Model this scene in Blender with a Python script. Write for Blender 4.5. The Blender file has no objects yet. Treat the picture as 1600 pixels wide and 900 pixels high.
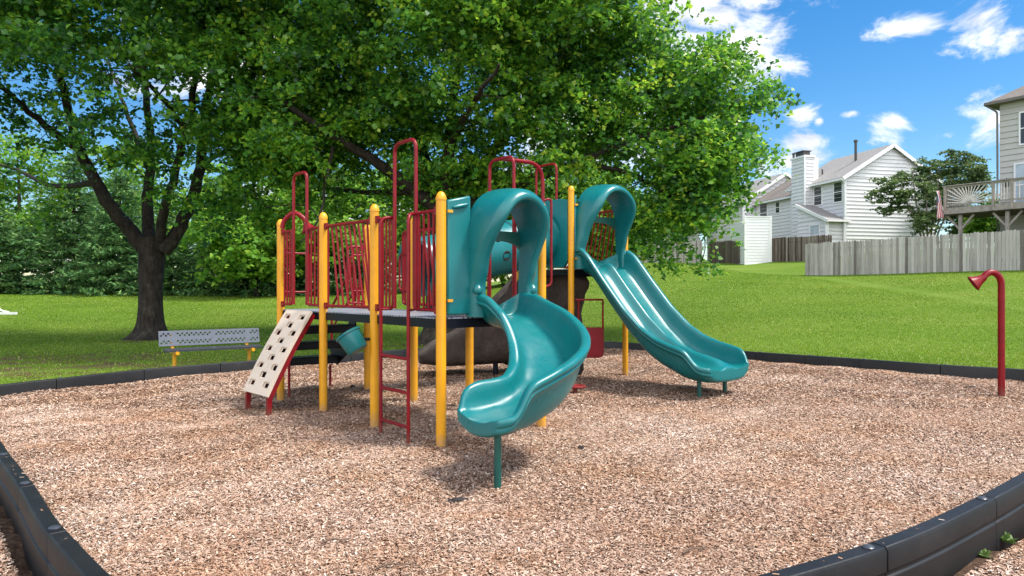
import bpy, bmesh, math, random
import numpy as np
from mathutils import Vector, Matrix, noise as mnoise

random.seed(7)
rng = np.random.default_rng(7)
SC = bpy.context.scene
COL = SC.collection
V = Vector
R = math.radians
F = 1100.0      # focal length in pixels of the 1600 px photo
HC = 1.37       # eye height

# ------------------------------------------------------------------ scene helpers
def tag(o, label=None, cat=None, group=None, kind=None):
    if label: o['label'] = label
    if cat: o['category'] = cat
    if group: o['group'] = group
    if kind: o['kind'] = kind
    return o

def empty(name, loc, label=None, cat=None, group=None, rz=0.0):
    o = bpy.data.objects.new(name, None)
    COL.objects.link(o)
    o.location = loc
    o.rotation_euler.z = rz
    o.empty_display_size = 0.2
    return tag(o, label, cat, group)

def link_mesh(name, me, mat, parent=None):
    o = bpy.data.objects.new(name, me)
    COL.objects.link(o)
    if mat is not None and not me.materials:
        me.materials.append(mat)
    if parent is not None:
        o.parent = parent
        # geometry is written in world coordinates: take the parents' offset out of the child
        m = Matrix.Identity(4)
        p = parent
        while p is not None:
            m = Matrix.LocRotScale(p.location, p.rotation_euler, p.scale) @ m if p.parent is None else p.matrix_basis @ m
            p = p.parent
        o.matrix_basis = m.inverted()
    return o

class MB:
    """collects world-space geometry for one mesh object"""
    def __init__(self):
        self.v = []; self.f = []; self.c = []; self.cur = 0.5
    def add(self, vs, fs):
        b = len(self.v)
        self.v.extend([tuple(p) for p in vs])
        for f in fs:
            self.f.append([b + i for i in f]); self.c.append(self.cur)
    def hexa(self, p):   # 8 points: bottom 4 ccw, top 4 ccw
        self.add(p, [(3,2,1,0),(4,5,6,7),(0,1,5,4),(1,2,6,5),(2,3,7,6),(3,0,4,7)])
    def box(self, x0, x1, y0, y1, z0, z1, fr=None):
        p = [(x0,y0,z0),(x1,y0,z0),(x1,y1,z0),(x0,y1,z0),(x0,y0,z1),(x1,y0,z1),(x1,y1,z1),(x0,y1,z1)]
        if fr: p = [fr(*q) for q in p]
        self.hexa(p)
    def bar(self, a, b, w, h, up=V((0,0,1))):   # rectangular bar from a to b
        a = V(a); b = V(b); d = (b-a).normalized()
        s = d.cross(up)
        if s.length < 1e-4: s = V((1,0,0))
        s.normalize(); u = s.cross(d)
        s *= w/2; u *= h/2
        self.hexa([a-s-u, a+s-u, a+s+u, a-s+u, b-s-u, b+s-u, b+s+u, b-s+u])
    def tube(self, pts, r, n=10, caps=True, closed=False):
        pts = [V(p) for p in pts]
        m = len(pts)
        rs = r if isinstance(r, (list, tuple)) else [r]*m
        vs = []; prev = None
        for i, p in enumerate(pts):
            if closed: t = pts[(i+1) % m] - pts[i-1]
            else: t = pts[min(i+1, m-1)] - pts[max(i-1, 0)]
            t.normalize()
            if prev is None:
                ref = V((0,0,1)) if abs(t.z) < 0.9 else V((1,0,0))
                s = t.cross(ref).normalized()
            else:
                s = prev - t*prev.dot(t)
                if s.length < 1e-6: s = t.orthogonal()
                s.normalize()
            prev = s; u = t.cross(s)
            for k in range(n):
                a = 2*math.pi*k/n
                vs.append(p + (s*math.cos(a) + u*math.sin(a))*rs[i])
        fs = []
        for i in range(m if closed else m-1):
            j = (i+1) % m
            for k in range(n):
                k2 = (k+1) % n
                fs.append((i*n+k, i*n+k2, j*n+k2, j*n+k))
        if caps and not closed:
            fs.append(tuple(reversed(range(n)))); fs.append(tuple((m-1)*n+k for k in range(n)))
        self.add(vs, fs)
    def lathe(self, base, axis, prof, n=20, caps=True):   # prof: (radius, distance along axis)
        base = V(base); t = V(axis).normalized()
        ref = V((0,0,1)) if abs(t.z) < 0.9 else V((1,0,0))
        s = t.cross(ref).normalized(); u = t.cross(s)
        vs = []
        for (r, h) in prof:
            for k in range(n):
                a = 2*math.pi*k/n
                vs.append(base + t*h + (s*math.cos(a) + u*math.sin(a))*max(r, 1e-4))
        fs = []
        for i in range(len(prof)-1):
            for k in range(n):
                k2 = (k+1) % n
                fs.append((i*n+k, i*n+k2, (i+1)*n+k2, (i+1)*n+k))
        if caps:
            fs.append(tuple(reversed(range(n)))); fs.append(tuple((len(prof)-1)*n+k for k in range(n)))
        self.add(vs, fs)
    def build(self, name, mat, parent=None, smooth=True, angle=38, bevel=0.0, solid=0.0, sub=0, attr=False, recalc=True, weld=0.0):
        me = bpy.data.meshes.new(name)
        me.from_pydata(self.v, [], self.f)
        if attr:
            at = me.attributes.new('rnd', 'FLOAT', 'FACE')
            at.data.foreach_set('value', np.array(self.c, dtype=np.float32))
        if recalc:
            bm = bmesh.new(); bm.from_mesh(me)
            if weld: bmesh.ops.remove_doubles(bm, verts=bm.verts, dist=weld)
            bmesh.ops.recalc_face_normals(bm, faces=bm.faces)
            bm.to_mesh(me); bm.free()
        if smooth:
            me.polygons.foreach_set('use_smooth', [True]*len(me.polygons))
            me.set_sharp_from_angle(angle=R(angle))
        me.update()
        o = link_mesh(name, me, mat, parent)
        if solid:
            m = o.modifiers.new('thick', 'SOLIDIFY'); m.thickness = solid; m.offset = 0
        if bevel:
            m = o.modifiers.new('bevel', 'BEVEL'); m.width = bevel; m.segments = 2; m.limit_method = 'ANGLE'; m.angle_limit = R(40)
        if sub:
            m = o.modifiers.new('sub', 'SUBSURF'); m.levels = sub; m.render_levels = sub
        return o

def fillet(pts, r, n=5):
    pts = [V(p) for p in pts]; out = [pts[0]]
    for i in range(1, len(pts)-1):
        a, b, c = pts[i-1], pts[i], pts[i+1]
        d1 = (a-b); d2 = (c-b)
        rr = min(r, d1.length*0.49, d2.length*0.49)
        p1 = b + d1.normalized()*rr; p2 = b + d2.normalized()*rr
        for k in range(n+1):
            t = k/n
            out.append(p1*(1-t)**2 + b*2*t*(1-t) + p2*t*t)
    out.append(pts[-1])
    return out

def catmull(pts, n=8, closed=False):
    pts = [V(p) for p in pts]; m = len(pts); out = []
    rngi = range(m) if closed else range(m-1)
    for i in rngi:
        if closed: p0, p1, p2, p3 = pts[i-1], pts[i], pts[(i+1) % m], pts[(i+2) % m]
        else: p0, p1, p2, p3 = pts[max(i-1,0)], pts[i], pts[i+1], pts[min(i+2,m-1)]
        for k in range(n):
            t = k/n
            out.append(0.5*((2*p1) + (p2-p0)*t + (2*p0-5*p1+4*p2-p3)*t*t + (3*p1-p0-3*p2+p3)*t**3))
    if not closed: out.append(pts[-1])
    return out

def sstep(a, b, x):
    t = min(1, max(0, (x-a)/(b-a))); return t*t*(3-2*t)

def interp(x, xs, ys):
    return float(np.interp(x, xs, ys))

# ------------------------------------------------------------------ materials
def new_mat(name):
    m = bpy.data.materials.new(name); m.use_nodes = True
    nt = m.node_tree; b = nt.nodes['Principled BSDF']
    return m, nt, b

def N(nt, typ, **kw):
    n = nt.nodes.new(typ)
    for k, v in kw.items():
        if k.startswith('i_'): n.inputs[k[2:].replace('_', ' ')].default_value = v
        else: setattr(n, k, v)
    return n

def ramp(nt, fac, stops, interp_='LINEAR'):
    r = nt.nodes.new('ShaderNodeValToRGB'); r.color_ramp.interpolation = interp_
    e = r.color_ramp.elements
    while len(e) < len(stops): e.new(0.5)
    for i, (p, c) in enumerate(stops):
        e[i].position = p; e[i].color = (*c, 1) if len(c) == 3 else c
    nt.links.new(fac, r.inputs['Fac'])
    return r

def noise_tex(nt, scale, detail=4, rough=0.55, coord='Object', dist=0.0, sx=None):
    tc = nt.nodes.new('ShaderNodeTexCoord')
    n = nt.nodes.new('ShaderNodeTexNoise')
    n.inputs['Scale'].default_value = scale; n.inputs['Detail'].default_value = detail
    n.inputs['Roughness'].default_value = rough; n.inputs['Distortion'].default_value = dist
    if sx:
        mp = nt.nodes.new('ShaderNodeMapping'); mp.inputs['Scale'].default_value = sx
        nt.links.new(tc.outputs[coord], mp.inputs['Vector']); nt.links.new(mp.outputs['Vector'], n.inputs['Vector'])
    else:
        nt.links.new(tc.outputs[coord], n.inputs['Vector'])
    return n

def simple(name, col, rough=0.5, var=0.12, vscale=6.0, bump=0.0, bscale=80.0, spec=0.5, metal=0.0, coat=0.0, dirt=None, sx=None, rvar=0.0, foot=None):
    m, nt, b = new_mat(name)
    n = noise_tex(nt, vscale, 5, 0.6, sx=sx)
    lo = tuple(c*(1-var) for c in col); hi = tuple(min(1, c*(1+var)) for c in col)
    rp = ramp(nt, n.outputs['Fac'], [(0.3, lo), (0.7, hi)])
    out = rp.outputs['Color']
    if dirt:
        n2 = noise_tex(nt, vscale*0.35, 6, 0.7)
        r2 = ramp(nt, n2.outputs['Fac'], [(0.52, (0,0,0)), (0.72, (1,1,1))])
        mx = nt.nodes.new('ShaderNodeMix'); mx.data_type = 'RGBA'
        ml = nt.nodes.new('ShaderNodeMath'); ml.operation = 'MULTIPLY'; ml.inputs[1].default_value = dirt[1]
        nt.links.new(r2.outputs['Color'], ml.inputs[0]); nt.links.new(ml.outputs[0], mx.inputs['Factor'])
        nt.links.new(out, mx.inputs['A']); mx.inputs['B'].default_value = (*dirt[0], 1)
        out = mx.outputs['Result']
    if foot:      # soil splashed and rust worn in over the lowest part of a post
        tc = nt.nodes.new('ShaderNodeTexCoord'); sp = nt.nodes.new('ShaderNodeSeparateXYZ'); nt.links.new(tc.outputs['Object'], sp.inputs[0])
        nf = noise_tex(nt, 14, 6, 0.7)
        m1 = nt.nodes.new('ShaderNodeMath'); m1.operation = 'MULTIPLY_ADD'; m1.inputs[1].default_value = -3.2; nt.links.new(sp.outputs['Z'], m1.inputs[0]); nt.links.new(nf.outputs['Fac'], m1.inputs[2])
        rf_ = ramp(nt, m1.outputs[0], [(0.08, (0,0,0)), (0.50, (1,1,1))])
        mf = nt.nodes.new('ShaderNodeMix'); mf.data_type = 'RGBA'
        ml2 = nt.nodes.new('ShaderNodeMath'); ml2.operation = 'MULTIPLY'; ml2.inputs[1].default_value = 0.6
        nt.links.new(rf_.outputs['Color'], ml2.inputs[0]); nt.links.new(ml2.outputs[0], mf.inputs['Factor'])
        nt.links.new(out, mf.inputs['A']); mf.inputs['B'].default_value = (*foot, 1); out = mf.outputs['Result']
    nt.links.new(out, b.inputs['Base Color'])
    b.inputs['Roughness'].default_value = rough
    if rvar:
        nr = noise_tex(nt, vscale*1.7, 6, 0.7)
        mr_ = nt.nodes.new('ShaderNodeMapRange'); mr_.inputs['From Min'].default_value = .3; mr_.inputs['From Max'].default_value = .7
        mr_.inputs['To Min'].default_value = max(.05, rough-rvar*.5); mr_.inputs['To Max'].default_value = rough+rvar
        nt.links.new(nr.outputs['Fac'], mr_.inputs['Value']); nt.links.new(mr_.outputs['Result'], b.inputs['Roughness'])
    b.inputs['Specular IOR Level'].default_value = spec
    b.inputs['Metallic'].default_value = metal
    b.inputs['Coat Weight'].default_value = coat
    if bump:
        nb = noise_tex(nt, bscale, 3, 0.6, sx=sx)
        bp = nt.nodes.new('ShaderNodeBump'); bp.inputs['Strength'].default_value = bump; bp.inputs['Distance'].default_value = 0.01
        nt.links.new(nb.outputs['Fac'], bp.inputs['Height']); nt.links.new(bp.outputs['Normal'], b.inputs['Normal'])
    return m

def attr_mat(name, stops, rough=0.6, trans=0.0, spec=0.3, tint=None, vscale=None, vsx=None):
    """colour picked per face from the 'rnd' attribute"""
    m, nt, b = new_mat(name)
    a = nt.nodes.new('ShaderNodeAttribute'); a.attribute_name = 'rnd'
    fac = a.outputs['Fac']
    if vscale:
        n = noise_tex(nt, vscale, 6, 0.7, sx=vsx)
        ad = nt.nodes.new('ShaderNodeMath'); ad.operation = 'MULTIPLY_ADD'; ad.inputs[1].default_value = 1.0; 
        s = nt.nodes.new('ShaderNodeMath'); s.operation = 'SUBTRACT'; s.inputs[1].default_value = 0.5
        nt.links.new(n.outputs['Fac'], ad.inputs[0]); nt.links.new(fac, ad.inputs[2]); nt.links.new(ad.outputs[0], s.inputs[0])
        fac = s.outputs[0]
    rp = ramp(nt, fac, stops)
    nt.links.new(rp.outputs['Color'], b.inputs['Base Color'])
    b.inputs['Roughness'].default_value = rough; b.inputs['Specular IOR Level'].default_value = spec
    if trans:
        t = nt.nodes.new('ShaderNodeBsdfTranslucent')
        hs = nt.nodes.new('ShaderNodeHueSaturation'); hs.inputs['Value'].default_value = 1.5; hs.inputs['Hue'].default_value = 0.485
        nt.links.new(rp.outputs['Color'], hs.inputs['Color']); nt.links.new(hs.outputs['Color'], t.inputs['Color'])
        mx = nt.nodes.new('ShaderNodeMixShader'); mx.inputs['Fac'].default_value = trans
        nt.links.new(b.outputs['BSDF'], mx.inputs[1]); nt.links.new(t.outputs['BSDF'], mx.inputs[2])
        nt.links.new(mx.outputs['Shader'], nt.nodes['Material Output'].inputs['Surface'])
    return m

M = {}
M['yellow'] = simple('yellow_powder_coat', (0.69, 0.315, 0.004), 0.38, 0.10, 4, 0.05, 120, dirt=((0.45,0.22,0.05), 0.35), rvar=.15, foot=(0.34,0.22,0.13))
M['red'] = simple('red_powder_coat', (0.195, 0.0015, 0.0065), 0.36, 0.18, 9, 0.04, 150, spec=0.32, rvar=.15, foot=(0.16,0.07,0.05))
M['teal'] = simple('teal_plastic', (0.003, 0.138, 0.146), 0.29, 0.07, 3, 0.05, 260, spec=0.5, dirt=((0.03,0.165,0.17), 0.3), rvar=.16)
M['teal_post'] = simple('green_post_paint', (0.004, 0.075, 0.06), 0.4, 0.12, 8, 0.03, 120)
M['black_plastic'] = simple('dark_coated_steel', (0.0035, 0.0055, 0.012), 0.42, 0.2, 10, 0.1, 200, spec=0.22)
M['hole'] = simple('hollow_shade', (0.006, 0.006, 0.007), 0.8, 0.1)  # near-black colour painting the shade inside openings
M['beige'] = simple('beige_panel', (0.60, 0.50, 0.40), 0.55, 0.06, 5, 0.08, 180, dirt=((0.42,0.31,0.22), 0.5))
M['pocket'] = simple('shaded_red_pocket', (0.032, 0.010, 0.008), 0.7, 0.3, 12)  # dark red whose depth includes the shade inside the holes
M['rock'] = simple('brown_moulded_rock', (0.042, 0.029, 0.022), 0.7, 0.5, 9, 1.0, 30, dirt=((0.085,0.07,0.06), 0.6))
M['steel'] = simple('bolt_steel', (0.5, 0.5, 0.5), 0.35, 0.1, 20, metal=1.0)
M['bench_grey'] = simple('bench_plastisol', (0.105, 0.12, 0.155), 0.5, 0.08, 9, 0.08, 160)
M['bench_dark'] = simple('bench_seat_coat', (0.035, 0.04, 0.05), 0.45, 0.1, 9, 0.08, 160)
M['chain'] = M['steel']

def scuff(m, col, amount):
    nt = m.node_tree; b = nt.nodes['Principled BSDF']; src = b.inputs['Base Color'].links[0].from_socket
    n1 = noise_tex(nt, 60, 3, 0.8, dist=2.0, sx=(1,1,.35)); n2 = noise_tex(nt, 2.2, 4, .6)
    r1 = ramp(nt, n1.outputs['Fac'], [(0.60, (0,0,0)), (0.74, (1,1,1))]); r2 = ramp(nt, n2.outputs['Fac'], [(0.40, (.15,.15,.15)), (0.65, (1,1,1))])
    m1 = nt.nodes.new('ShaderNodeMath'); m1.operation = 'MULTIPLY'; nt.links.new(r1.outputs['Color'], m1.inputs[0]); nt.links.new(r2.outputs['Color'], m1.inputs[1])
    m2 = nt.nodes.new('ShaderNodeMath'); m2.operation = 'MULTIPLY'; m2.inputs[1].default_value = amount; nt.links.new(m1.outputs[0], m2.inputs[0])
    mx = nt.nodes.new('ShaderNodeMix'); mx.data_type = 'RGBA'; nt.links.new(m2.outputs[0], mx.inputs['Factor']); nt.links.new(src, mx.inputs['A']); mx.inputs['B'].default_value = (*col, 1)
    nt.links.new(mx.outputs['Result'], b.inputs['Base Color'])
scuff(M['teal'], (0.10,0.30,0.30), 0.55)

def deck_mat():
    m, nt, b = new_mat('perforated_deck_coat')
    tc = nt.nodes.new('ShaderNodeTexCoord')
    vo = nt.nodes.new('ShaderNodeTexVoronoi'); vo.inputs['Scale'].default_value = 28; vo.inputs['Randomness'].default_value = 0.0
    nt.links.new(tc.outputs['Object'], vo.inputs['Vector'])
    rp = ramp(nt, vo.outputs['Distance'], [(0.28, (0.012,0.014,0.02)), (0.34, (0.30,0.33,0.40))])
    nt.links.new(rp.outputs['Color'], b.inputs['Base Color']); b.inputs['Roughness'].default_value = 0.42
    return m
M['deck'] = deck_mat()

def timber_mat():
    m, nt, b = new_mat('recycled_black_plastic')
    n = noise_tex(nt, 3.0, 6, 0.65)
    rp = ramp(nt, n.outputs['Fac'], [(0.3, (0.005,0.0055,0.007)), (0.60, (0.012,0.012,0.0135)), (0.8, (0.036,0.029,0.024))])
    n3 = noise_tex(nt, 220, 2, 0.5)
    r3 = ramp(nt, n3.outputs['Fac'], [(0.64, (0,0,0)), (0.72, (1,1,1))])
    mx = nt.nodes.new('ShaderNodeMix'); mx.data_type = 'RGBA'
    ml = nt.nodes.new('ShaderNodeMath'); ml.operation = 'MULTIPLY'; ml.inputs[1].default_value = 0.35
    nt.links.new(r3.outputs['Color'], ml.inputs[0]); nt.links.new(ml.outputs[0], mx.inputs['Factor'])
    nt.links.new(rp.outputs['Color'], mx.inputs['A']); mx.inputs['B'].default_value = (0.10,0.09,0.085,1)
    nt.links.new(mx.outputs['Result'], b.inputs['Base Color'])
    b.inputs['Roughness'].default_value = 0.5; b.inputs['Specular IOR Level'].default_value = 0.35
    nb = noise_tex(nt, 150, 4, 0.7)
    bp = nt.nodes.new('ShaderNodeBump'); bp.inputs['Strength'].default_value = 0.35; bp.inputs['Distance'].default_value = 0.004
    nt.links.new(nb.outputs['Fac'], bp.inputs['Height']); nt.links.new(bp.outputs['Normal'], b.inputs['Normal'])
    return m
M['timber'] = timber_mat()
M['pin'] = simple('pin_cap_plastic', (0.045, 0.05, 0.065), 0.35, 0.15, 20, 0.05, 100)

def mulch_mat():
    m, nt, b = new_mat('wood_chip_bed')
    n1 = noise_tex(nt, 55, 4, 0.7, dist=1.2)
    r1 = ramp(nt, n1.outputs['Fac'], [(0.30, (0.02,0.012,0.009)), (0.48, (0.11,0.065,0.043)), (0.62, (0.24,0.155,0.11)), (0.8, (0.42,0.31,0.25))])
    n2 = noise_tex(nt, 0.9, 5, 0.6)
    r2 = ramp(nt, n2.outputs['Fac'], [(0.35, (0.72,0.62,0.56)), (0.65, (1.0,0.98,0.96))])
    mx = nt.nodes.new('ShaderNodeMix'); mx.data_type = 'RGBA'; mx.blend_type = 'MULTIPLY'; mx.inputs['Factor'].default_value = 1
    nt.links.new(r1.outputs['Color'], mx.inputs['A']); nt.links.new(r2.outputs['Color'], mx.inputs['B'])
    nt.links.new(mx.outputs['Result'], b.inputs['Base Color']); b.inputs['Roughness'].default_value = 0.9
    b.inputs['Specular IOR Level'].default_value = 0.2
    bp = nt.nodes.new('ShaderNodeBump'); bp.inputs['Strength'].default_value = 0.9; bp.inputs['Distance'].default_value = 0.02
    nt.links.new(n1.outputs['Fac'], bp.inputs['Height']); nt.links.new(bp.outputs['Normal'], b.inputs['Normal'])
    return m
M['mulch'] = mulch_mat()
def chips_mat(stops):
    m = attr_mat('wood_chips', stops, 0.8, spec=0.25); nt = m.node_tree; b = nt.nodes['Principled BSDF']
    src = b.inputs['Base Color'].links[0].from_socket
    n = noise_tex(nt, 1.1, 5, 0.65); r = ramp(nt, n.outputs['Fac'], [(0.36, (1.08,1.05,1.03)), (0.50, (1.02,0.96,0.90)), (0.62, (0.97,0.83,0.70)), (0.74, (0.82,0.69,0.57))])
    mx = nt.nodes.new('ShaderNodeMix'); mx.data_type = 'RGBA'; mx.blend_type = 'MULTIPLY'; mx.inputs['Factor'].default_value = 1
    nt.links.new(src, mx.inputs['A']); nt.links.new(r.outputs['Color'], mx.inputs['B']); nt.links.new(mx.outputs['Result'], b.inputs['Base Color'])
    return m
M['chips'] = chips_mat([(0.0, (0.045,0.027,0.020)), (0.13, (0.14,0.077,0.051)), (0.33, (0.315,0.190,0.131)), (0.6, (0.445,0.312,0.238)), (0.84, (0.575,0.470,0.395)), (1.0, (0.76,0.70,0.65))])

def lawn_mat():
    m, nt, b = new_mat('mown_lawn')
    n1 = noise_tex(nt, 14, 6, 0.75)
    r1 = ramp(nt, n1.outputs['Fac'], [(0.3, (0.045,0.100,0.008)), (0.5, (0.090,0.170,0.011)), (0.72, (0.165,0.235,0.026))])
    n2 = noise_tex(nt, 0.28, 5, 0.6, sx=(0.5, 1.6, 1))
    r2 = ramp(nt, n2.outputs['Fac'], [(0.40, (0,0,0)), (0.68, (1,1,1))])
    mx = nt.nodes.new('ShaderNodeMix'); mx.data_type = 'RGBA'
    ml = nt.nodes.new('ShaderNodeMath'); ml.operation = 'MULTIPLY'; ml.inputs[1].default_value = 0.42
    nt.links.new(r2.outputs['Color'], ml.inputs[0]); nt.links.new(ml.outputs[0], mx.inputs['Factor'])
    nt.links.new(r1.outputs['Color'], mx.inputs['A']); mx.inputs['B'].default_value = (0.21,0.26,0.05,1)
    # bare, litter strewn soil where the vertex mask marks worn grass and deepens the left tree's shade
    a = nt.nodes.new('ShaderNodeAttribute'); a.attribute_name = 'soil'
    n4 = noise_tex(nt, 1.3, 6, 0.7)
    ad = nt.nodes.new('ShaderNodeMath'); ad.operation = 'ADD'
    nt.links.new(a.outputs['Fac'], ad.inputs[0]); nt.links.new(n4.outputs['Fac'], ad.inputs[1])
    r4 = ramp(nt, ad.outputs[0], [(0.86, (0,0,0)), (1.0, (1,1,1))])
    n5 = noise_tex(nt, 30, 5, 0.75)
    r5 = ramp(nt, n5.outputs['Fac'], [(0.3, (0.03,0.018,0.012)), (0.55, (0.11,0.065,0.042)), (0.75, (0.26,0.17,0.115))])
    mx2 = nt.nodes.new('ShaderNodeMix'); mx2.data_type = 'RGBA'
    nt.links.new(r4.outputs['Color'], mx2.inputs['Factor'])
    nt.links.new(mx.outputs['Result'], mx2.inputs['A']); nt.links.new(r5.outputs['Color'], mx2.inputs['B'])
    nt.links.new(mx2.outputs['Result'], b.inputs['Base Color'])
    b.inputs['Roughness'].default_value = 0.9; b.inputs['Specular IOR Level'].default_value = 0.15
    bp = nt.nodes.new('ShaderNodeBump'); bp.inputs['Strength'].default_value = 0.8; bp.inputs['Distance'].default_value = 0.05
    nt.links.new(n1.outputs['Fac'], bp.inputs['Height']); nt.links.new(bp.outputs['Normal'], b.inputs['Normal'])
    return m
M['lawn'] = lawn_mat()
M['grass'] = attr_mat('grass_blades', [(0, (0.070,0.150,0.010)), (0.45, (0.155,0.265,0.016)), (0.8, (0.245,0.340,0.038)), (1, (0.44,0.43,0.18))], 0.6, trans=0.3, spec=0.2)
LEAF = [(0.0, (0.020,0.080,0.024)), (0.32, (0.060,0.205,0.030)), (0.60, (0.125,0.315,0.027)), (0.84, (0.225,0.410,0.030)), (1.0, (0.40,0.52,0.06))]
M['leaf'] = attr_mat('maple_leaves', LEAF, 0.38, trans=0.50, spec=0.5)
M['leaf_far'] = attr_mat('far_leaves', [(0, (0.035,0.115,0.02)), (0.5, (0.13,0.31,0.03)), (1, (0.32,0.48,0.07))], 0.6, trans=0.4, spec=0.2)
M['needle'] = attr_mat('pine_needles', [(0, (0.026,0.078,0.032)), (0.5, (0.085,0.20,0.064)), (1, (0.23,0.36,0.11))], 0.6, trans=0.25, spec=0.2)
M['leaf_olive'] = attr_mat('small_tree_leaves', [(0, (0.035,0.08,0.028)), (0.5, (0.10,0.17,0.055)), (1, (0.23,0.30,0.10))], 0.5, trans=0.3)
M['leaf_red'] = attr_mat('reddish_shrub_leaves', [(0, (0.09,0.05,0.03)), (0.5, (0.2,0.10,0.06)), (1, (0.3,0.2,0.1))], 0.6, trans=0.3)
M['bark'] = simple('furrowed_bark', (0.036, 0.029, 0.024), 0.9, 0.6, 12, 1.0, 22, spec=0.2, dirt=((0.13,0.12,0.09), 0.5), sx=(1,1,0.25))
M['bark_pale'] = simple('smooth_pale_bark', (0.25, 0.2, 0.16), 0.8, 0.25, 9, 0.2, 30)
M['twig'] = simple('dry_twig_bark', (0.13,0.085,0.06), 0.9, 0.3, 30, 0.3, 60)
M['siding'] = simple('white_vinyl_siding', (0.66, 0.66, 0.67), 0.55, 0.03, 0.8, dirt=((0.52,0.52,0.5), 0.3))
M['siding_tan'] = simple('greige_siding', (0.45, 0.44, 0.415), 0.6, 0.03, 0.8, dirt=((0.4,0.38,0.33), 0.3))
M['trim'] = simple('white_trim', (0.76, 0.76, 0.77), 0.5, 0.03, 2)
M['shingle'] = simple('grey_shingles', (0.26, 0.245, 0.23), 0.9, 0.30, 12, 0.4, 25)
M['shingle_brown'] = simple('brown_grey_shingles', (0.175, 0.15, 0.13), 0.9, 0.30, 12, 0.4, 25)
M['glass'] = simple('dark_window_glass', (0.035, 0.04, 0.045), 0.12, 0.3, 0.7, spec=0.6)
M['glass_pale'] = simple('pale_window_blind', (0.35, 0.42, 0.47), 0.2, 0.15, 1.5, spec=0.6)
M['metal_dark'] = simple('dark_vent_metal', (0.05, 0.045, 0.04), 0.5, 0.2, 5)
M['gutter'] = simple('bronze_gutter', (0.13, 0.115, 0.10), 0.5, 0.1, 5)
M['board'] = attr_mat('weathered_fence_boards', [(0, (0.16,0.14,0.13)), (0.35, (0.30,0.275,0.26)), (0.7, (0.42,0.39,0.37)), (1, (0.52,0.49,0.46))], 0.85, vscale=9.0, vsx=(1,1,.12))
M['board_dark'] = attr_mat('old_brown_fence_boards', [(0, (0.045,0.034,0.028)), (0.5, (0.12,0.09,0.075)), (1, (0.26,0.22,0.19))], 0.85, vscale=9.0, vsx=(1,1,.12))
M['deckwood'] = simple('weathered_deck_wood', (0.30, 0.265, 0.235), 0.85, 0.25, 5, 0.2, 40)
M['deckwood_dark'] = simple('dark_deck_underside', (0.10, 0.075, 0.06), 0.85, 0.3, 5, 0.2, 40)
M['deckwhite'] = simple('whitewashed_slats', (0.62, 0.57, 0.53), 0.7, 0.1, 8)
M['chunk'] = simple('dark_bark_chunk', (0.025, 0.02, 0.018), 0.95, 0.5, 30, 1.0, 60)
M['weed'] = attr_mat('weed_leaves', [(0, (0.05,0.10,0.02)), (1, (0.13,0.21,0.05))], 0.5, trans=0.3)
M['white_paint'] = simple('white_enamel', (0.78, 0.78, 0.77), 0.4, 0.04, 5)
def flag_mat():
    m, nt, b = new_mat('flag_cloth')
    tc = nt.nodes.new('ShaderNodeTexCoord'); sp = nt.nodes.new('ShaderNodeSeparateXYZ')
    nt.links.new(tc.outputs['UV'], sp.inputs[0])
    mu = N(nt, 'ShaderNodeMath', operation='MULTIPLY'); mu.inputs[1].default_value = 6.5
    nt.links.new(sp.outputs['X'], mu.inputs[0])
    fr = N(nt, 'ShaderNodeMath', operation='FRACT'); nt.links.new(mu.outputs[0], fr.inputs[0])
    rp = ramp(nt, fr.outputs[0], [(0.0, (0.55,0.02,0.05)), (0.5, (0.75,0.75,0.75))], 'CONSTANT')
    g1 = N(nt, 'ShaderNodeMath', operation='GREATER_THAN'); g1.inputs[1].default_value = 0.6; nt.links.new(sp.outputs['Y'], g1.inputs[0])
    g2 = N(nt, 'ShaderNodeMath', operation='LESS_THAN'); g2.inputs[1].default_value = 0.54; nt.links.new(sp.outputs['X'], g2.inputs[0])
    mm = N(nt, 'ShaderNodeMath', operation='MULTIPLY'); nt.links.new(g1.outputs[0], mm.inputs[0]); nt.links.new(g2.outputs[0], mm.inputs[1])
    mx = nt.nodes.new('ShaderNodeMix'); mx.data_type = 'RGBA'
    nt.links.new(mm.outputs[0], mx.inputs['Factor']); nt.links.new(rp.outputs['Color'], mx.inputs['A']); mx.inputs['B'].default_value = (0.16,0.19,0.30,1)
    nt.links.new(mx.outputs['Result'], b.inputs['Base Color']); b.inputs['Roughness'].default_value = 0.8
    return m
M['flag'] = flag_mat()

# ------------------------------------------------------------------ ground
PIT = [(-1.22,2.44),(-2.126,3.297),(-2.80,4.065),(-3.44,4.776),(-4.15,5.55),(-5.0,6.25),(-5.95,6.75),(-6.75,7.45),(-6.66,8.20),
       (-6.08,9.36),(-5.48,10.45),(-4.71,11.33),(-3.85,12.2),(-3.0,13.03),(-2.13,13.85),(-1.2,14.6),(-0.15,15.3),(1.0,15.85),(2.15,15.85),
       (3.05,15.05),(3.85,14.2),(4.62,13.3),(5.28,12.65),(5.93,12.0),(6.76,11.1),(7.62,10.4),(8.2,9.4),(8.0,8.25),(7.35,7.3),(6.4,6.55),
       (5.35,5.9),(4.35,5.25),(3.5,4.60),(2.61,3.865),(1.633,3.14),(0.56,2.55),(-0.35,2.12)]
PITC = (0.6, 9.0)
PITCURVE = [(p.x, p.y) for p in catmull([(x,y,0) for x,y in PIT], 6, True)]
PITNP = np.array(PITCURVE)

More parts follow.
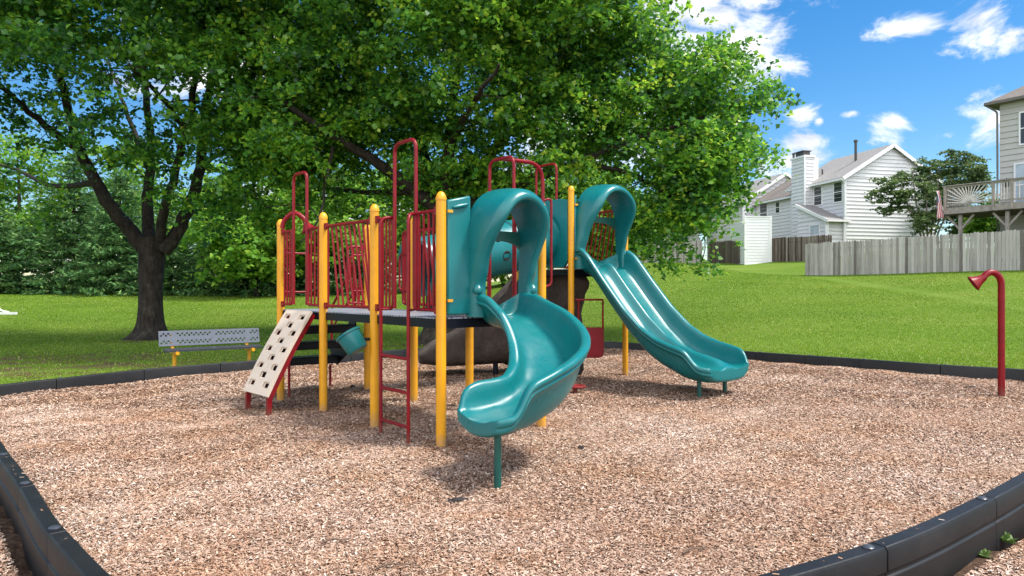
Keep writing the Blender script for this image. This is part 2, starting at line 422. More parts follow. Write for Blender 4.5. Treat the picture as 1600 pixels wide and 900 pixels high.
def in_pit(x, y, grow=0.0):
    """vectorised point-in-polygon"""
    x = np.asarray(x, float); y = np.asarray(y, float)
    px = PITNP[:,0]; py = PITNP[:,1]
    if grow:
        px = PITC[0] + (px-PITC[0])*(1+grow); py = PITC[1] + (py-PITC[1])*(1+grow)
    inside = np.zeros(x.shape, bool); n = len(px); j = n-1
    for i in range(n):
        c = ((py[i] > y) != (py[j] > y)) & (x < (px[j]-px[i])*(y-py[i])/(py[j]-py[i]+1e-12)+px[i])
        inside ^= c; j = i
    return inside

def mulch_z(x, y):
    return 0.018*np.sin(x*1.3+0.5)*np.cos(y*1.1) + 0.012*np.sin(x*2.9+y*2.1) + 0.007*np.sin(x*6.1-y*5.3) - 0.05*np.exp(-(((x+0.35)/.55)**2+((y-4.6)/.45)**2)) - 0.045*np.exp(-(((x-3.0)/.6)**2+((y-8.6)/.5)**2)) - 0.03*np.exp(-(((x+3.1)/.5)**2+((y-7.4)/.4)**2))

def _ss(a, b, x):
    t = np.clip((x-a)/(b-a), 0, 1); return t*t*(3-2*t)

def ground_z(x, y):
    x = np.asarray(x, float); y = np.asarray(y, float)
    left = np.interp(y, [-50,6,10,17,21,42,80,300], [-0.03,-0.03,-0.11,-0.11,-0.05,0.98,1.6,4.0])
    right = np.interp(y, [-50,11,15,40,53,70,300], [-0.03,-0.03,0.06,2.08,3.25,3.7,6.0])
    right = right + np.clip(x-16.5, 0, 9)*0.125*_ss(18, 31, y)
    w = _ss(-5, 9, x)
    z = left*(1-w) + right*w
    return z + 0.02*np.sin(x*0.7)*np.sin(y*0.6+1) 

def build_ground():
    xs = np.concatenate([np.linspace(-400,-60,12)[:-1], np.linspace(-60,-16,30)[:-1], np.linspace(-16,16,129)[:-1], np.linspace(16,60,40)[:-1], np.linspace(60,400,12)])
    ys = np.concatenate([np.linspace(-60,-2,12)[:-1], np.linspace(-2,26,113)[:-1], np.linspace(26,70,60)[:-1], np.linspace(70,600,20)])
    X, Y = np.meshgrid(xs, ys)
    Z = ground_z(X, Y)
    ins = in_pit(X.ravel(), Y.ravel()).reshape(X.shape)
    Z = Z - np.where(ins, 0.12, 0)
    nx, ny = len(xs), len(ys)
    co = np.stack([X.ravel(), Y.ravel(), Z.ravel()], 1)
    idx = np.arange(nx*ny).reshape(ny, nx)
    q = np.stack([idx[:-1,:-1].ravel(), idx[:-1,1:].ravel(), idx[1:,1:].ravel(), idx[1:,:-1].ravel()], 1)
    me = fast_mesh('lawn', co, q)
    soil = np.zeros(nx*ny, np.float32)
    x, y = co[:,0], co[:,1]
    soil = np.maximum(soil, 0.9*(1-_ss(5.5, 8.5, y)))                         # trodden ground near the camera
    soil = np.maximum(soil, 0.46*np.exp(-(((x+9.0)/5.0)**2 + ((y-13.8)/4.0)**2)**2))  # worn soil, strengthened to paint the left tree's shade darker
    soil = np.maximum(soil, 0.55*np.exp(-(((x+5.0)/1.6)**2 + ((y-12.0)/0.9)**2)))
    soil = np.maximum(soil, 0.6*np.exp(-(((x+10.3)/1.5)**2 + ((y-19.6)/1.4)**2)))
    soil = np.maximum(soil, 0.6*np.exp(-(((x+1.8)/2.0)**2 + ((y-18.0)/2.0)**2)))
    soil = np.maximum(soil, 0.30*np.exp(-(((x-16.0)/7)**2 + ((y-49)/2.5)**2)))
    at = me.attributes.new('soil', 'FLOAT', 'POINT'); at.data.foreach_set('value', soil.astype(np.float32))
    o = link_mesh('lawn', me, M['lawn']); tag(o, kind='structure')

def fast_mesh(name, co, quads, rnd=None, smooth=False):
    me = bpy.data.meshes.new(name)
    nv, nf = len(co), len(quads); k = quads.shape[1]
    me.vertices.add(nv); me.vertices.foreach_set('co', np.ascontiguousarray(co, np.float32).ravel())
    me.loops.add(nf*k); me.loops.foreach_set('vertex_index', np.ascontiguousarray(quads, np.int32).ravel())
    me.polygons.add(nf); me.polygons.foreach_set('loop_start', np.arange(0, nf*k, k, dtype=np.int32))
    me.polygons.foreach_set('loop_total', np.full(nf, k, np.int32))
    if smooth: me.polygons.foreach_set('use_smooth', np.ones(nf, bool))
    me.update(calc_edges=True)
    if rnd is not None:
        at = me.attributes.new('rnd', 'FLOAT', 'FACE'); at.data.foreach_set('value', np.asarray(rnd, np.float32))
    return me

def build_mulch():
    n = len(PITCURVE); rings = 44
    bx = PITNP[:,0]; by = PITNP[:,1]
    co = []
    for r in range(rings+1):
        t = r/rings
        x = PITC[0] + (bx-PITC[0])*t; y = PITC[1] + (by-PITC[1])*t
        z = mulch_z(x, y)
        co.append(np.stack([x,y,z],1))
    co = np.concatenate(co)
    q = []
    for r in range(rings):
        a = r*n + np.arange(n); b = r*n + (np.arange(n)+1) % n
        q.append(np.stack([a, b, b+n, a+n], 1))
    me = fast_mesh('mulch_bed', co, np.concatenate(q), smooth=True)
    o = link_mesh('mulch_bed', me, M['mulch']); tag(o, kind='structure')

def vis_mask(x, y, margin=0.6):
    return (y > 2.2) & (np.abs(x) < y*0.7273 + margin)

def chips_mesh(n_near, n_far):
    def samp(n, y0, y1, power):
        u = rng.random(n)
        y = y0 + (y1-y0)*u**power
        x = (rng.random(n)*2-1)*(y*0.7273+0.8)
        return x, y
    x1, y1 = samp(n_near, 2.7, 8.0, 1.0); x2, y2 = samp(n_far, 7.0, 16.0, 1.0)
    x = np.concatenate([x1,x2]); y = np.concatenate([y1,y2])
    ins = in_pit(x, y, -0.006)
    out = (~in_pit(x, y, 0.02)) & (y < 6.0) & (rng.random(len(x)) < 0.55)
    k = ins | out
    x, y, ins = x[k], y[k], ins[k]
    # a few chips kicked up on to the timbers
    nb = 130; bi = rng.integers(0, len(PITNP), nb); bj = (bi+1) % len(PITNP); bt = rng.random(nb)[:,None]
    bp = PITNP[bi]*(1-bt)+PITNP[bj]*bt + rng.normal(0,.012,(nb,2)); bidx = bi/6.0; btop = np.where((bidx >= 7) & (bidx < 25), .164, .226)
    nm = len(x); x = np.concatenate([x, bp[:,0]]); y = np.concatenate([y, bp[:,1]]); ins = np.concatenate([ins, np.ones(nb, bool)])
    n = len(x)
    far = np.clip((y-3)/9, 0, 1)
    L = (0.0048 + 0.0092*rng.random(n)**1.7)*(1+0.5*far); W = L*(0.20+0.26*rng.random(n))
    big = rng.random(n) < 0.015; L = np.where(big, L*1.9, L)
    base = np.where(ins, mulch_z(x,y), ground_z(x,y)) + 0.003 + 0.010*rng.random(n)
    base[nm:] = btop + 0.003
    a = rng.random(n)*2*np.pi; tilt = rng.normal(0, 0.24, n); roll = rng.normal(0, 0.30, n)
    tilt[nm:] *= .2; roll[nm:] *= .2
    d = np.stack([np.cos(a)*np.cos(tilt), np.sin(a)*np.cos(tilt), np.sin(tilt)],1)
    s = np.stack([-np.sin(a)*np.cos(roll), np.cos(a)*np.cos(roll), np.sin(roll)],1)
    c = np.stack([x,y,base],1)
    co = np.stack([c-d*L[:,None]-s*W[:,None]*.7, c+d*L[:,None]*.8-s*W[:,None], c+d*L[:,None]+s*W[:,None]*.6, c-d*L[:,None]*.9+s*W[:,None]],1).reshape(-1,3)
    q = np.arange(4*n).reshape(-1,4)
    patch = 0.5 + 0.30*np.sin(x*0.9+1.0+0.8*np.sin(y*0.7))*np.sin(y*1.1+0.7*np.sin(x*1.3)) + 0.12*np.sin(x*3.1+y*2.3)
    rnd = np.clip(rng.beta(1.9, 1.7, n)*0.90 + 0.20*(patch-0.5) + 0.06, 0, 1)
    me = fast_mesh('wood_chips', co, q, rnd)
    o = link_mesh('wood_chips', me, M['chips'])
    tag(o, 'pale brown wood chips loosely spread over the whole play area', 'wood chips', kind='stuff')

def grass_mesh(n):
    u = rng.random(n)
    y = 9.5 + (53-9.5)*u**1.9
    x = (rng.random(n)*2-1)*(y*0.7273+1.0)
    k = ~in_pit(x, y, 0.012)
    k &= ~((x > 14) & (y > 39 - (x-16.5)*1.3))
    soil_shade_p = 0.8*np.exp(-(((x+9.0)/5.0)**2 + ((y-13.8)/4.0)**2)**2)*(0.7+0.3*np.sin(x*2.1+np.sin(y*1.7)*1.5)) + 0.5*np.exp(-(((x+5.0)/1.8)**2 + ((y-12.0)/1.0)**2))  # grass thinned over worn soil, also to darken the tree's shade
    k &= rng.random(n) > np.clip(soil_shade_p*0.95, 0, .85)
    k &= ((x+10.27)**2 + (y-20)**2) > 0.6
    x, y = x[k], y[k]; n = len(x)
    h = (0.014 + 0.017*rng.random(n))*(1+0.02*y); w = (0.0035 + 0.004*rng.random(n))*(0.7+y/13)
    a = rng.random(n)*2*np.pi; lean = rng.normal(0, 0.4, (n,2))
    z = ground_z(x,y) - 0.005
    c = np.stack([x,y,z],1); s = np.stack([np.cos(a), np.sin(a), np.zeros(n)],1)*w[:,None]
    tip = c + np.stack([lean[:,0]*h, lean[:,1]*h, h],1)
    co = np.stack([c-s, c+s, tip],1).reshape(-1,3)
    q = np.arange(3*n).reshape(-1,3)
    patch = 0.5+0.5*np.sin(x*0.8+np.sin(y*0.9))*np.sin(y*0.55+1.3*np.sin(x*0.35))
    rnd = np.clip(rng.normal(0.38, 0.2, n) + 0.38*(patch-0.4), 0, 1)
    rnd = np.where(rng.random(n) < 0.05, 1.0, rnd)
    me = fast_mesh('grass', co, q, rnd)
    o = link_mesh('grass', me, M['grass'])
    tag(o, 'short green mown grass growing around the play area', 'grass', kind='stuff')

build_ground(); build_mulch()
chips_mesh(760000, 560000)
grass_mesh(560000)

# ------------------------------------------------------------------ border timbers
def timber(i0, i1, label):
    n = 6
    dz = -0.062 if 7 <= i0 <= 24 else 0.0
    a = i0*n; seg = [V((*PITCURVE[(a+k) % len(PITCURVE)], 0)) for k in range(n+1)]
    # outward direction = away from the pit's middle
    root = empty('border_timber', seg[0], label, 'border timber', 'black plastic timbers edging the play area')
    mb = MB()
    prof = [(-0.044,-0.09),(-0.044,0.208),(-0.034,0.226),(0.034,0.226),(0.044,0.208),(0.044,0.118),(0.034,0.112),(0.034,0.096),(0.044,0.090),(0.044,-0.09)]
    vs = []; m = len(prof)
    L = len(seg)
    for k, p in enumerate(seg):
        t = (seg[min(k+1,L-1)]-seg[max(k-1,0)]).normalized()
        if k == 0: p = p + t*0.004
        if k == L-1: p = p - t*0.004
        o = V((t.y, -t.x, 0))
        if (p+o - V((*PITC,0))).length < (p-V((*PITC,0))).length: o = -o
        for (c, h) in prof:
            vs.append(p + o*c + V((0,0,h+dz)))
    fs = []
    for k in range(L-1):
        for j in range(m-1):
            fs.append((k*m+j, k*m+j+1, (k+1)*m+j+1, (k+1)*m+j))
    fs.append(tuple(range(m))); fs.append(tuple(reversed(range((L-1)*m, L*m))))
    mb.add(vs, fs)
    mb.build('beam', M['timber'], root, angle=30, bevel=0.004)
    # end tongue showing in the joint, and the stake driven through it
    t = (seg[1]-seg[0]).normalized()
    pb = MB(); pc = seg[0] + t*0.075
    pb.lathe(pc + V((0,0,0.20+dz)), (0,0,1), [(0.012,0),(0.012,0.026),(0.026,0.026),(0.027,0.030),(0.020,0.036),(0.001,0.038)], 16)
    pb.build('stake_cap', M['pin'], root)
    return root

T = 'black plastic border timber '
TIMBERS = {
 0: T+'at the bottom left corner, nearest the camera',
 1: T+'in the near left run, second up from the bottom corner',
 2: T+'in the near left run cut by the left edge',
 3: T+'at the far end of the near left run',
 8: T+'at the left end of the far run',
 9: T+'left of the bench, full length beside worn grass',
 10: T+'directly in front of the left bench leg',
 11: T+'in front of the right half of the bench',
 12: T+'behind the beige climbing panel',
 13: T+'behind the black transfer steps, between two yellow posts',
 14: T+'seen through the red ladder behind the low deck',
 15: T+'hidden mostly behind the brown rock slide',
 16: T+'behind the spiral slide and its deck',
 17: T+'behind the red play panel, farthest from the camera',
 18: T+'seen under the double slide beside the yellow post',
 19: T+'behind the middle of the double slide',
 20: T+'behind the exit of the double slide',
 21: T+'on the lawn edge just right of the slide exit',
 22: T+'on the lawn edge midway between double slide and talk tube',
 23: T+'on the lawn edge directly left of the talk tube',
 24: T+'behind the red talk tube, cut by the right edge',
 31: T+'at the right edge of the photo in the near right run',
 32: T+'in the near right run beside the two small weeds',
 33: T+'in the near right run with two stake caps in full view',
 34: T+'cut by the bottom edge of the photo, right of its middle',
}
for i in range(len(PIT)):
    if i not in TIMBERS: TIMBERS[i] = T+'of the stretches that lie outside the picture'
for i, lab in TIMBERS.items():
    timber(i, i+1, lab)

# ------------------------------------------------------------------ play structure
U2 = V((0.638, -0.770, 0)); V2 = V((0.770, 0.638, 0))      # along the decks / across them
def P2(x, y): return V((x, y, 0))
p1 = P2(-2.83, 8.61); p2 = P2(-2.094, 7.81); p3 = P2(-1.376, 7.04); p4 = P2(-0.618, 6.126)
p5 = P2(-1.168, 8.395); p6 = P2(-1.911, 9.30); p8 = P2(0.288, 6.88); p7 = P2(-0.47, 7.79)
p9 = P2(0.856, 10.2); p10 = P2(1.763, 10.96); p11 = P2(1.0, 11.87); p12 = P2(0.1, 11.1)
ZA, ZC = 1.11, 1.65
HA, HCT = 2.19, 2.83
UP = V((0,0,1))
def at(p, z): return V((p.x, p.y, z))
def lerp(a, b, t): return a + (b-a)*t

PLAY = empty('play_structure', (-0.8, 7.8, 0), 'red, yellow and teal playground set with decks and slides standing in wood chips', 'playground set')

def post(p, h, worn=False):
    mb = MB()
    r = 0.0445
    mb.lathe(at(p,-0.15), UP, [(r,0),(r,h+0.15-0.05)], 20)
    mb.lathe(at(p,h-0.055), UP, [(r+0.004,0),(r+0.004,0.02),(r*0.97,0.035),(r*0.75,0.058),(r*0.4,0.072),(0.001,0.077)], 20)
    return mb.build('support_post', M['yellow'], PLAY, angle=50)
for p in (p1,p2,p3,p4,p5,p6,p7,p8): post(p, HA)
for p in (p9,p10,p11,p12): post(p, HCT)

def deck(a, b, c, d, z):
    mb = MB(); cen = (a+b+c+d)/4
    q = [lerp(cen, k, 0.985) for k in (a,b,c,d)]
    # coated top tray with rolled lip
    top = [at(k, z) for k in q]; low = [at(k, z-0.012) for k in q]
    mb.hexa(low+top)
    o = mb.build('deck', M['deck'], PLAY, smooth=False)
    mf = MB()
    for i in range(4):
        a1, b1 = q[i], q[(i+1) % 4]
        a2, b2 = lerp(cen, a1, 0.95), lerp(cen, b1, 0.95)
        mf.hexa([at(a2,z-0.095), at(a1,z-0.095), at(b1,z-0.095), at(b2,z-0.095), at(a2,z-0.0135), at(a1,z-0.0135), at(b1,z-0.0135), at(b2,z-0.0135)])
    mf.build('deck_skirt', M['black_plastic'], o, smooth=False)
deck(p3,p4,p8,p7,ZA); deck(p2,p3,p7,p5,ZA-0.0); deck(p1,p2,p5,p6,ZA+0.0); deck(p12,p9,p10,p11,ZC)

def clampring(mb, p, z, toward):
    d = (toward-p).normalized()
    q = at(p, z) + d*0.062
    mb.bar(q-UP*0.035, q+UP*0.035, 0.03, 0.055, d)

def barrier(a, b, z, n=9, slant=0.0, h=0.94, inset=0.05):
    d = (b-a).normalized()
    A, B = a+d*inset, b-d*inset
    mb = MB(); zt, zb = z+h, z+0.065
    mb.tube([at(A,zt), at(B,zt)], 0.017, 10); mb.tube([at(A,zb), at(B,zb)], 0.017, 10)
    for i in range(n):
        f = (i+0.7)/(n+0.4)
        ft = f
        fb = f
        if slant > 0 and i > 0: fb = min(0.985, f + slant*(0.55+0.5*i/n)); ft = f
        if slant > 0 and i > 0: ft = max(0.03, f-0.02)
        if slant < 0 and i < n-1: fb = max(0.015, f + slant*(0.55+0.5*(n-1-i)/n))
        mb.tube([at(lerp(A,B,ft),zt), at(lerp(A,B,fb),zb)], 0.0115, 8)
    clampring(mb, a, zt, b); clampring(mb, a, zb, b); clampring(mb, b, zt, a); clampring(mb, b, zb, a)
    return mb.build('barrier', M['red'], PLAY)

def half_barrier(a, b, f, z, n=3, h=0.94):
    """loop barrier from post a to the fraction f of the way to b"""
    d = (b-a); dn = d.normalized()
    A = a + dn*0.05; E = a + d*f
    zt, zb = z+h, z+0.065
    mb = MB()
    mb.tube(fillet([at(A,zt), at(E,zt), at(E,zb), at(A,zb)], 0.06), 0.016, 10)
    for i in range(n):
        q = lerp(A, E, (i+0.8)/(n+0.8))
        mb.tube([at(q,zt), at(q,zb)], 0.0115, 8)
    clampring(mb, a, zt, b); clampring(mb, a, zb, b)
    return mb.build('barrier', M['red'], PLAY)

def arch(a, b, f0, f1, z, top, low=None):
    A, B = lerp(a,b,f0), lerp(a,b,f1)
    mb = MB(); zb = z+0.065 if low is None else low
    mb.tube(fillet([at(A,zb), at(A,top), at(B,top), at(B,zb)], 0.10, 7), 0.018, 12)
    return mb.build('arch_rail', M['red'], PLAY)

# climber side (p1-p2), ladder side (p3-p4), pole side (p7-p8)
half_barrier(p1, p2, 0.30, ZA); half_barrier(p2, p1, 0.34, ZA); arch(p1, p2, 0.325, 0.64, ZA, 2.71)
half_barrier(p3, p4, 0.31, ZA, 4); half_barrier(p4, p3, 0.37, ZA, 4); arch(p3, p4, 0.335, 0.655, ZA, 2.74)
half_barrier(p7, p8, 0.29, ZA); half_barrier(p8, p7, 0.34, ZA); arch(p7, p8, 0.305, 0.645, ZA, 2.72)
barrier(p2, p3, ZA, 10, 0.24); barrier(p5, p7, ZA, 10, 0.24)
barrier(p10, p11, ZC, 12, 0.2); barrier(p12, p11, ZC, 9, 0)
arch(p12, p9, 0.36, 0.74, ZC, 3.22)
half_barrier(p6, p1, 0.24, ZA, 2, 0.80)
half_barrier(p5, p6, 0.22, ZA, 3)

# hand loops beside the steps
def hand_loop(a, b, c, d):
    mb = MB(); mb.tube(fillet([a,b,c,d], 0.07, 6), 0.0135, 10)
    return mb.build('hand_loop', M['red'], PLAY)
dq = (p6-p1).normalized()
for f in (0.19,):
    q = p1 + dq*0.37
    hand_loop(at(p1+dq*0.05, 1.80), at(q, 1.80), at(q, 1.32), at(p1+dq*0.05, 1.32))
q = p6 - dq*0.24
hand_loop(at(p6-dq*0.05, 1.80), at(q, 1.80), at(q, 1.33), at(p6-dq*0.05, 1.33))
q2 = p5 + (p6-p5).normalized()*0.34
hand_loop(at(p5+(p6-p5).normalized()*0.05, 1.78), at(q2, 1.78), at(q2, 1.34), at(p5+(p6-p5).normalized()*0.05, 1.34))

# sliding pole hung from the pole side arch
mb = MB()
am = lerp(p7,p8,0.475); pole = am + V2*0.58
mb.tube(fillet([at(am,2.72), at(pole,2.735), at(pole,-0.12)], 0.22, 9), 0.021, 14)
o = mb.build('sliding_pole', M['red'], PLAY)
mb = MB(); d = V2
mb.tube(fillet([at(pole,2.33), at(pole,2.36)+d*0.10+U2*0.03, at(pole,1.40)+d*0.10+U2*0.03, at(pole,1.38)], 0.06, 6), 0.014, 10)
mb.build('hand_loop', M['red'], PLAY)

# ladder
lad = MB()
la, lb = P2(-1.245, 6.68), P2(-0.925, 6.28)
A1, A2 = lerp(p3,p4,0.31), lerp(p3,p4,0.63)
for (b0, top) in ((la, A1), (lb, A2)):
    lad.tube(fillet([at(b0,-0.12), at(b0,2.03), at(top, 2.05)], 0.10, 7), 0.0165, 12)
    lad.tube([at(b0,1.17), at(lerp(b0,top,0.92),1.17)], 0.012, 8)
LAD = lad.build('ladder', M['red'], PLAY)
for z in (0.125, 0.43, 0.735):
    rb = MB(); rb.tube([at(la,z), at(lb,z)], 0.015, 10); rb.build('rung', M['red'], LAD)

# --- perforated panels
def perforated(P, us, vs, holes, inset=0.0, cham=0.25):
    """P(u,v)->point; us/vs cell limits; holes: set of cells (i,j) cut through with clipped corners"""
    mb = MB()
    for j in range(len(vs)-1):
        for i in range(len(us)-1):
            u0,u1,v0,v1 = us[i],us[i+1],vs[j],vs[j+1]
            if (i,j) in holes:
                a,b = u0+(u1-u0)*inset, u1-(u1-u0)*inset; c,d = v0+(v1-v0)*inset, v1-(v1-v0)*inset
                ku,kv = (b-a)*cham, (d-c)*cham
                O = [(u0,v0),(u1,v0),(u1,v1),(u0,v1)]
                I = [(a+ku,c),(b-ku,c),(b,c+kv),(b,d-kv),(b-ku,d),(a+ku,d),(a,d-kv),(a,c+kv)]
                pts = [P(*q) for q in O+I]
                mb.add(pts, [(0,1,5,4),(1,2,7,6),(2,3,9,8),(3,0,11,10),(0,4,11),(1,6,5),(2,8,7),(3,10,9)])
            else:
                mb.add([P(u0,v0),P(u1,v0),P(u1,v1),P(u0,v1)], [(0,1,2,3)])
    return mb

# climbing panel in front of p1-p2
em = lerp(p1,p2,0.56); ed = (p2-p1).normalized(); outd = -V2
ct = em + outd*0.05 - ed*0.0; hw = 0.315
cb = P2(-2.80, 7.68)
def climb(u, v):   # u across 0..1, v down 0..1
    c = lerp(at(ct, 1.105), at(cb, 0.215), v)
    bow = 0.022*math.sin(math.pi*v)
    return c + ed*(u-0.5)*2*hw + (outd*0.75+UP*0.5)*bow
us = [0,.105,.315,.393,.607,.685,.895,1]
vs = [0,.055]; holes = set()
for k in range(9):
    vs.append(vs[-1]+.074); 
    if k < 8: vs.append(vs[-1]+.029)
vs.append(1.0)
vs = [min(1.0, v*1.0) for v in vs]
sc = (1.0-0.055)/(vs[-2])
vs = [0,.05]+[.05+(v-.055)*sc*0.985 for v in vs[2:-1]]+[1.0]
row = 0
for j in range(1, len(vs)-1, 2):
    if row % 2 == 0: holes |= {(1,j),(5,j)}
    else: holes |= {(3,j)}
    row += 1
mb = perforated(climb, us, vs, holes, 0.0, 0.17)
bmv = mb
CL = mb.build('climbing_panel', M['beige'], PLAY, smooth=False, solid=0.028, weld=0.0005)
bk_ = MB(); nb_ = V((outd.x*0.6, outd.y*0.6, 0.62)).normalized()
for k in range(8):
    v0, v1 = .04+.92*k/8, .04+.92*(k+1)/8
    q = [climb(.09,v0)-nb_*.042, climb(.91,v0)-nb_*.042, climb(.91,v1)-nb_*.042, climb(.09,v1)-nb_*.042]
    bk_.add(q, [(0,1,2,3)])
bk_.build('pocket_backing', M['pocket'], CL, smooth=False, solid=0.012, weld=.0005)  # backing sheet added so the holes read as shadowed
for u in (0.06, 0.94):
    fr = MB(); pts = []
    for k in range(9):
        v = k/8
        n = V((outd.x*0.6, outd.y*0.6, 0.62)).normalized()
        pts.append(climb(u, v) - n*0.05)
    for k in range(8): fr.bar(pts[k], pts[k+1], 0.03, 0.05, V((outd.x,outd.y,1)))
    fr.bar(pts[-1]+UP*0.02, at(pts[-1]+outd*0.01, -0.12), 0.04, 0.05, outd)
    fr.build('leg', M['red'], CL, smooth=False)

# transfer steps going down behind the climber, away from p6-p1
mid = lerp(p1,p6,0.5); so = -U2
st = MB(); wd = 0.42
S0 = mid
nst = 3
for k in range(nst):
    z = ZA - 0.22*(k+1.0); d0 = 0.03 + 0.24*k; d1 = d0+0.30
    c0, c1 = S0+so*d0, S0+so*d1
    st.hexa([at(c0-dq*wd,z-0.10), at(c1-dq*wd,z-0.10), at(c1+dq*wd,z-0.10), at(c0+dq*wd,z-0.10), at(c0-dq*wd,z), at(c1-dq*wd,z), at(c1+dq*wd,z), at(c0+dq*wd,z)])
for sg in (-1, 1):
    q0, q1, q2, q3 = S0-so*0.04, S0+so*0.10, S0+so*0.83, S0+so*0.60
    w0, w1 = dq*(wd+.004)*sg, dq*(wd+.03)*sg
    lo = [at(q0+w0,ZA-.44), at(q3+w0,ZA-.80), at(q3+w1,ZA-.80), at(q0+w1,ZA-.44)]
    hi = [at(q1+w0,ZA-.10), at(q2+w0,ZA-.60), at(q2+w1,ZA-.60), at(q1+w1,ZA-.10)]
    st.hexa(lo+hi)
STEP = st.build('transfer_steps', M['black_plastic'], PLAY, smooth=False, bevel=0.01)
for k, s in ((1, 1), (1, -1), (0, -1)):
    lg = MB(); q = S0 + so*(0.25+0.42*k) + dq*(wd-0.05)*s
    lg.tube([at(q,-0.12), at(q,0.32 if k else 0.6)], 0.017, 10); lg.build('leg', M['red'], STEP)
for s in (1,):
    hr = MB(); q = S0 + dq*(wd+0.03)*s
    hr.tube(fillet([at(q+so*0.1,ZA-0.45), at(q+so*0.1,1.72), at(q+so*0.80,1.10), at(q+so*0.80,0.40)], 0.09, 6), 0.0165, 10)
    hr.tube([at(q+so*0.12,1.33), at(q+so*0.79,0.80)], 0.013, 8)
    hr.build('handrail', M['red'], STEP)

# --- slides
def trough(path, tang, sect, name, mat, parent, sub=2):
    """path: points on the bed; sect(i) -> list of (across, up); closed section swept along the path"""
    mb = MB(); vs = []; n = None; m = len(path)
    for i, p in enumerate(path):
        t = tang[i]; side = V((t.y, -t.x, 0)).normalized()   # right of travel
        s = sect(i); n = len(s)
        for (c, h) in s: vs.append(p + side*c + UP*h)
        if i == m-1:      # round the lip over at the exit
            for (k1, k2) in ((0.025, .90), (0.032, .62)):
                for (c, h) in s: vs.append(p + t*k1 + side*c*(.5+.5*k2) + UP*(-.03+(h+.03)*k2))
    m += 2
    fs = []
    for i in range(m-1):
        for k in range(n):
            k2 = (k+1) % n
            fs.append((i*n+k, i*n+k2, (i+1)*n+k2, (i+1)*n+k))
    fs.append(tuple(reversed(range(n)))); fs.append(tuple((m-1)*n+k for k in range(n)))
    mb.add(vs, fs)
    return mb.build(name, mat, parent, angle=180, sub=sub)

def trough_section(w, hl, hr, lip=0.07, div=None, th=0.05, belly=0.04, dw=0.06):
    """left wall hl, right wall hr above the bed; rolled rims with a second bead below them"""
    def wall(h):   # outside bottom -> inside bottom, as (distance out from the wall, height)
        kb = min(1.0, h/0.16)
        return [(0.0, min(h*0.25, h-0.11)), (0.03*kb, h-0.105), (0.058*kb+0.01, h-0.098), (0.062*kb+0.01, h-0.072), (0.045*kb+.01, h-0.060), (lip*.95, h-0.052), (lip, h-0.012), (lip*0.55, h+0.008), (0.0, h-0.006), (-0.014, h*0.55), (-0.036, max(0.035, h*0.14)), (-0.10, 0.004)]
    s = [(-w-o, hh) for (o, hh) in wall(hl)]
    if div is None: s += [(-w*0.3, 0.0), (w*0.3, 0.0)]
    else: s += [(-dw-.075, 0.004), (-dw, div*0.5), (-dw*.55, div*.95), (dw*.55, div*.95), (dw, div*0.5), (dw+.075, 0.004)]
    s += [(w+o, hh) for (o, hh) in reversed(wall(hr))]
    s += [(w-0.07, -th), (w*0.3, -th-belly), (-w*0.3, -th-belly), (-w+0.07, -th)]
    return s

# spiral slide: leaves deck A between p4 and p8 along U2 and turns right to run along -V2
S = lerp(p4,p8,0.535)
a0, RR, tail = 0.42, 0.74, 0.345
path = []; tang = []; par = []
def pq(p, q): return S + U2*p - V2*q
tot = a0 + RR*math.pi/2 + tail
NS = 46
for i in range(NS):
    s = tot*i/(NS-1)
    if s < a0: p, q, h = s, 0, 0.0
    elif s < a0+RR*math.pi/2:
        h = (s-a0)/RR; p, q = a0+RR*math.sin(h), RR*(1-math.cos(h))
    else:
        h = math.pi/2; p, q = a0+RR, RR+(s-a0-RR*math.pi/2)
    t = U2*math.cos(h) - V2*math.sin(h)
    f = s/tot
    z = interp(f, [0, .12, .25, .4, .55, .7, .82, .92, 1.0], [ZA, 1.075, 0.94, 0.765, 0.61, 0.52, 0.465, 0.445, 0.44])
    path.append(at(pq(p,q), z)); tang.append(t); par.append(f)
def spiral_sect(i):
    f = par[i]
    hl = interp(f, [0,.1,.3,.5,.65,.76,.84,.885,.91,.935,.955,1.0], [.22,.23,.29,.33,.33,.31,.28,.26,.20,.10,.055,0.04])   # outer wall
    hr = interp(f, [0,.1,.25,.5,.7,.82,.90,.95,.98,1.0], [.22,.22,.19,.16,.17,.21,.22,.20,.15,0.06])
    w = interp(f, [0,.3,.7,.9,.95,.98,1.0], [.24,.24,.24,.245,.245,.24,.215])
    return trough_section(w, hl, hr, interp(f, [0,.2,.5,.88,1],[.07,.08,.095,.09,.045]), None, interp(f,[0,.75,.92,1],[.05,.06,.095,.095]), interp(f,[0,.8,1],[.04,.05,.02]))
SPIRAL = trough(path, tang, spiral_sect, 'spiral_slide', M['teal'], PLAY)
sp = MB(); q = P2(-0.10, 4.93)
sp.lathe(at(q,-0.12), UP, [(0.026,0),(0.026,0.56)], 16)
sp.build('support_leg', M['teal_post'], SPIRAL)

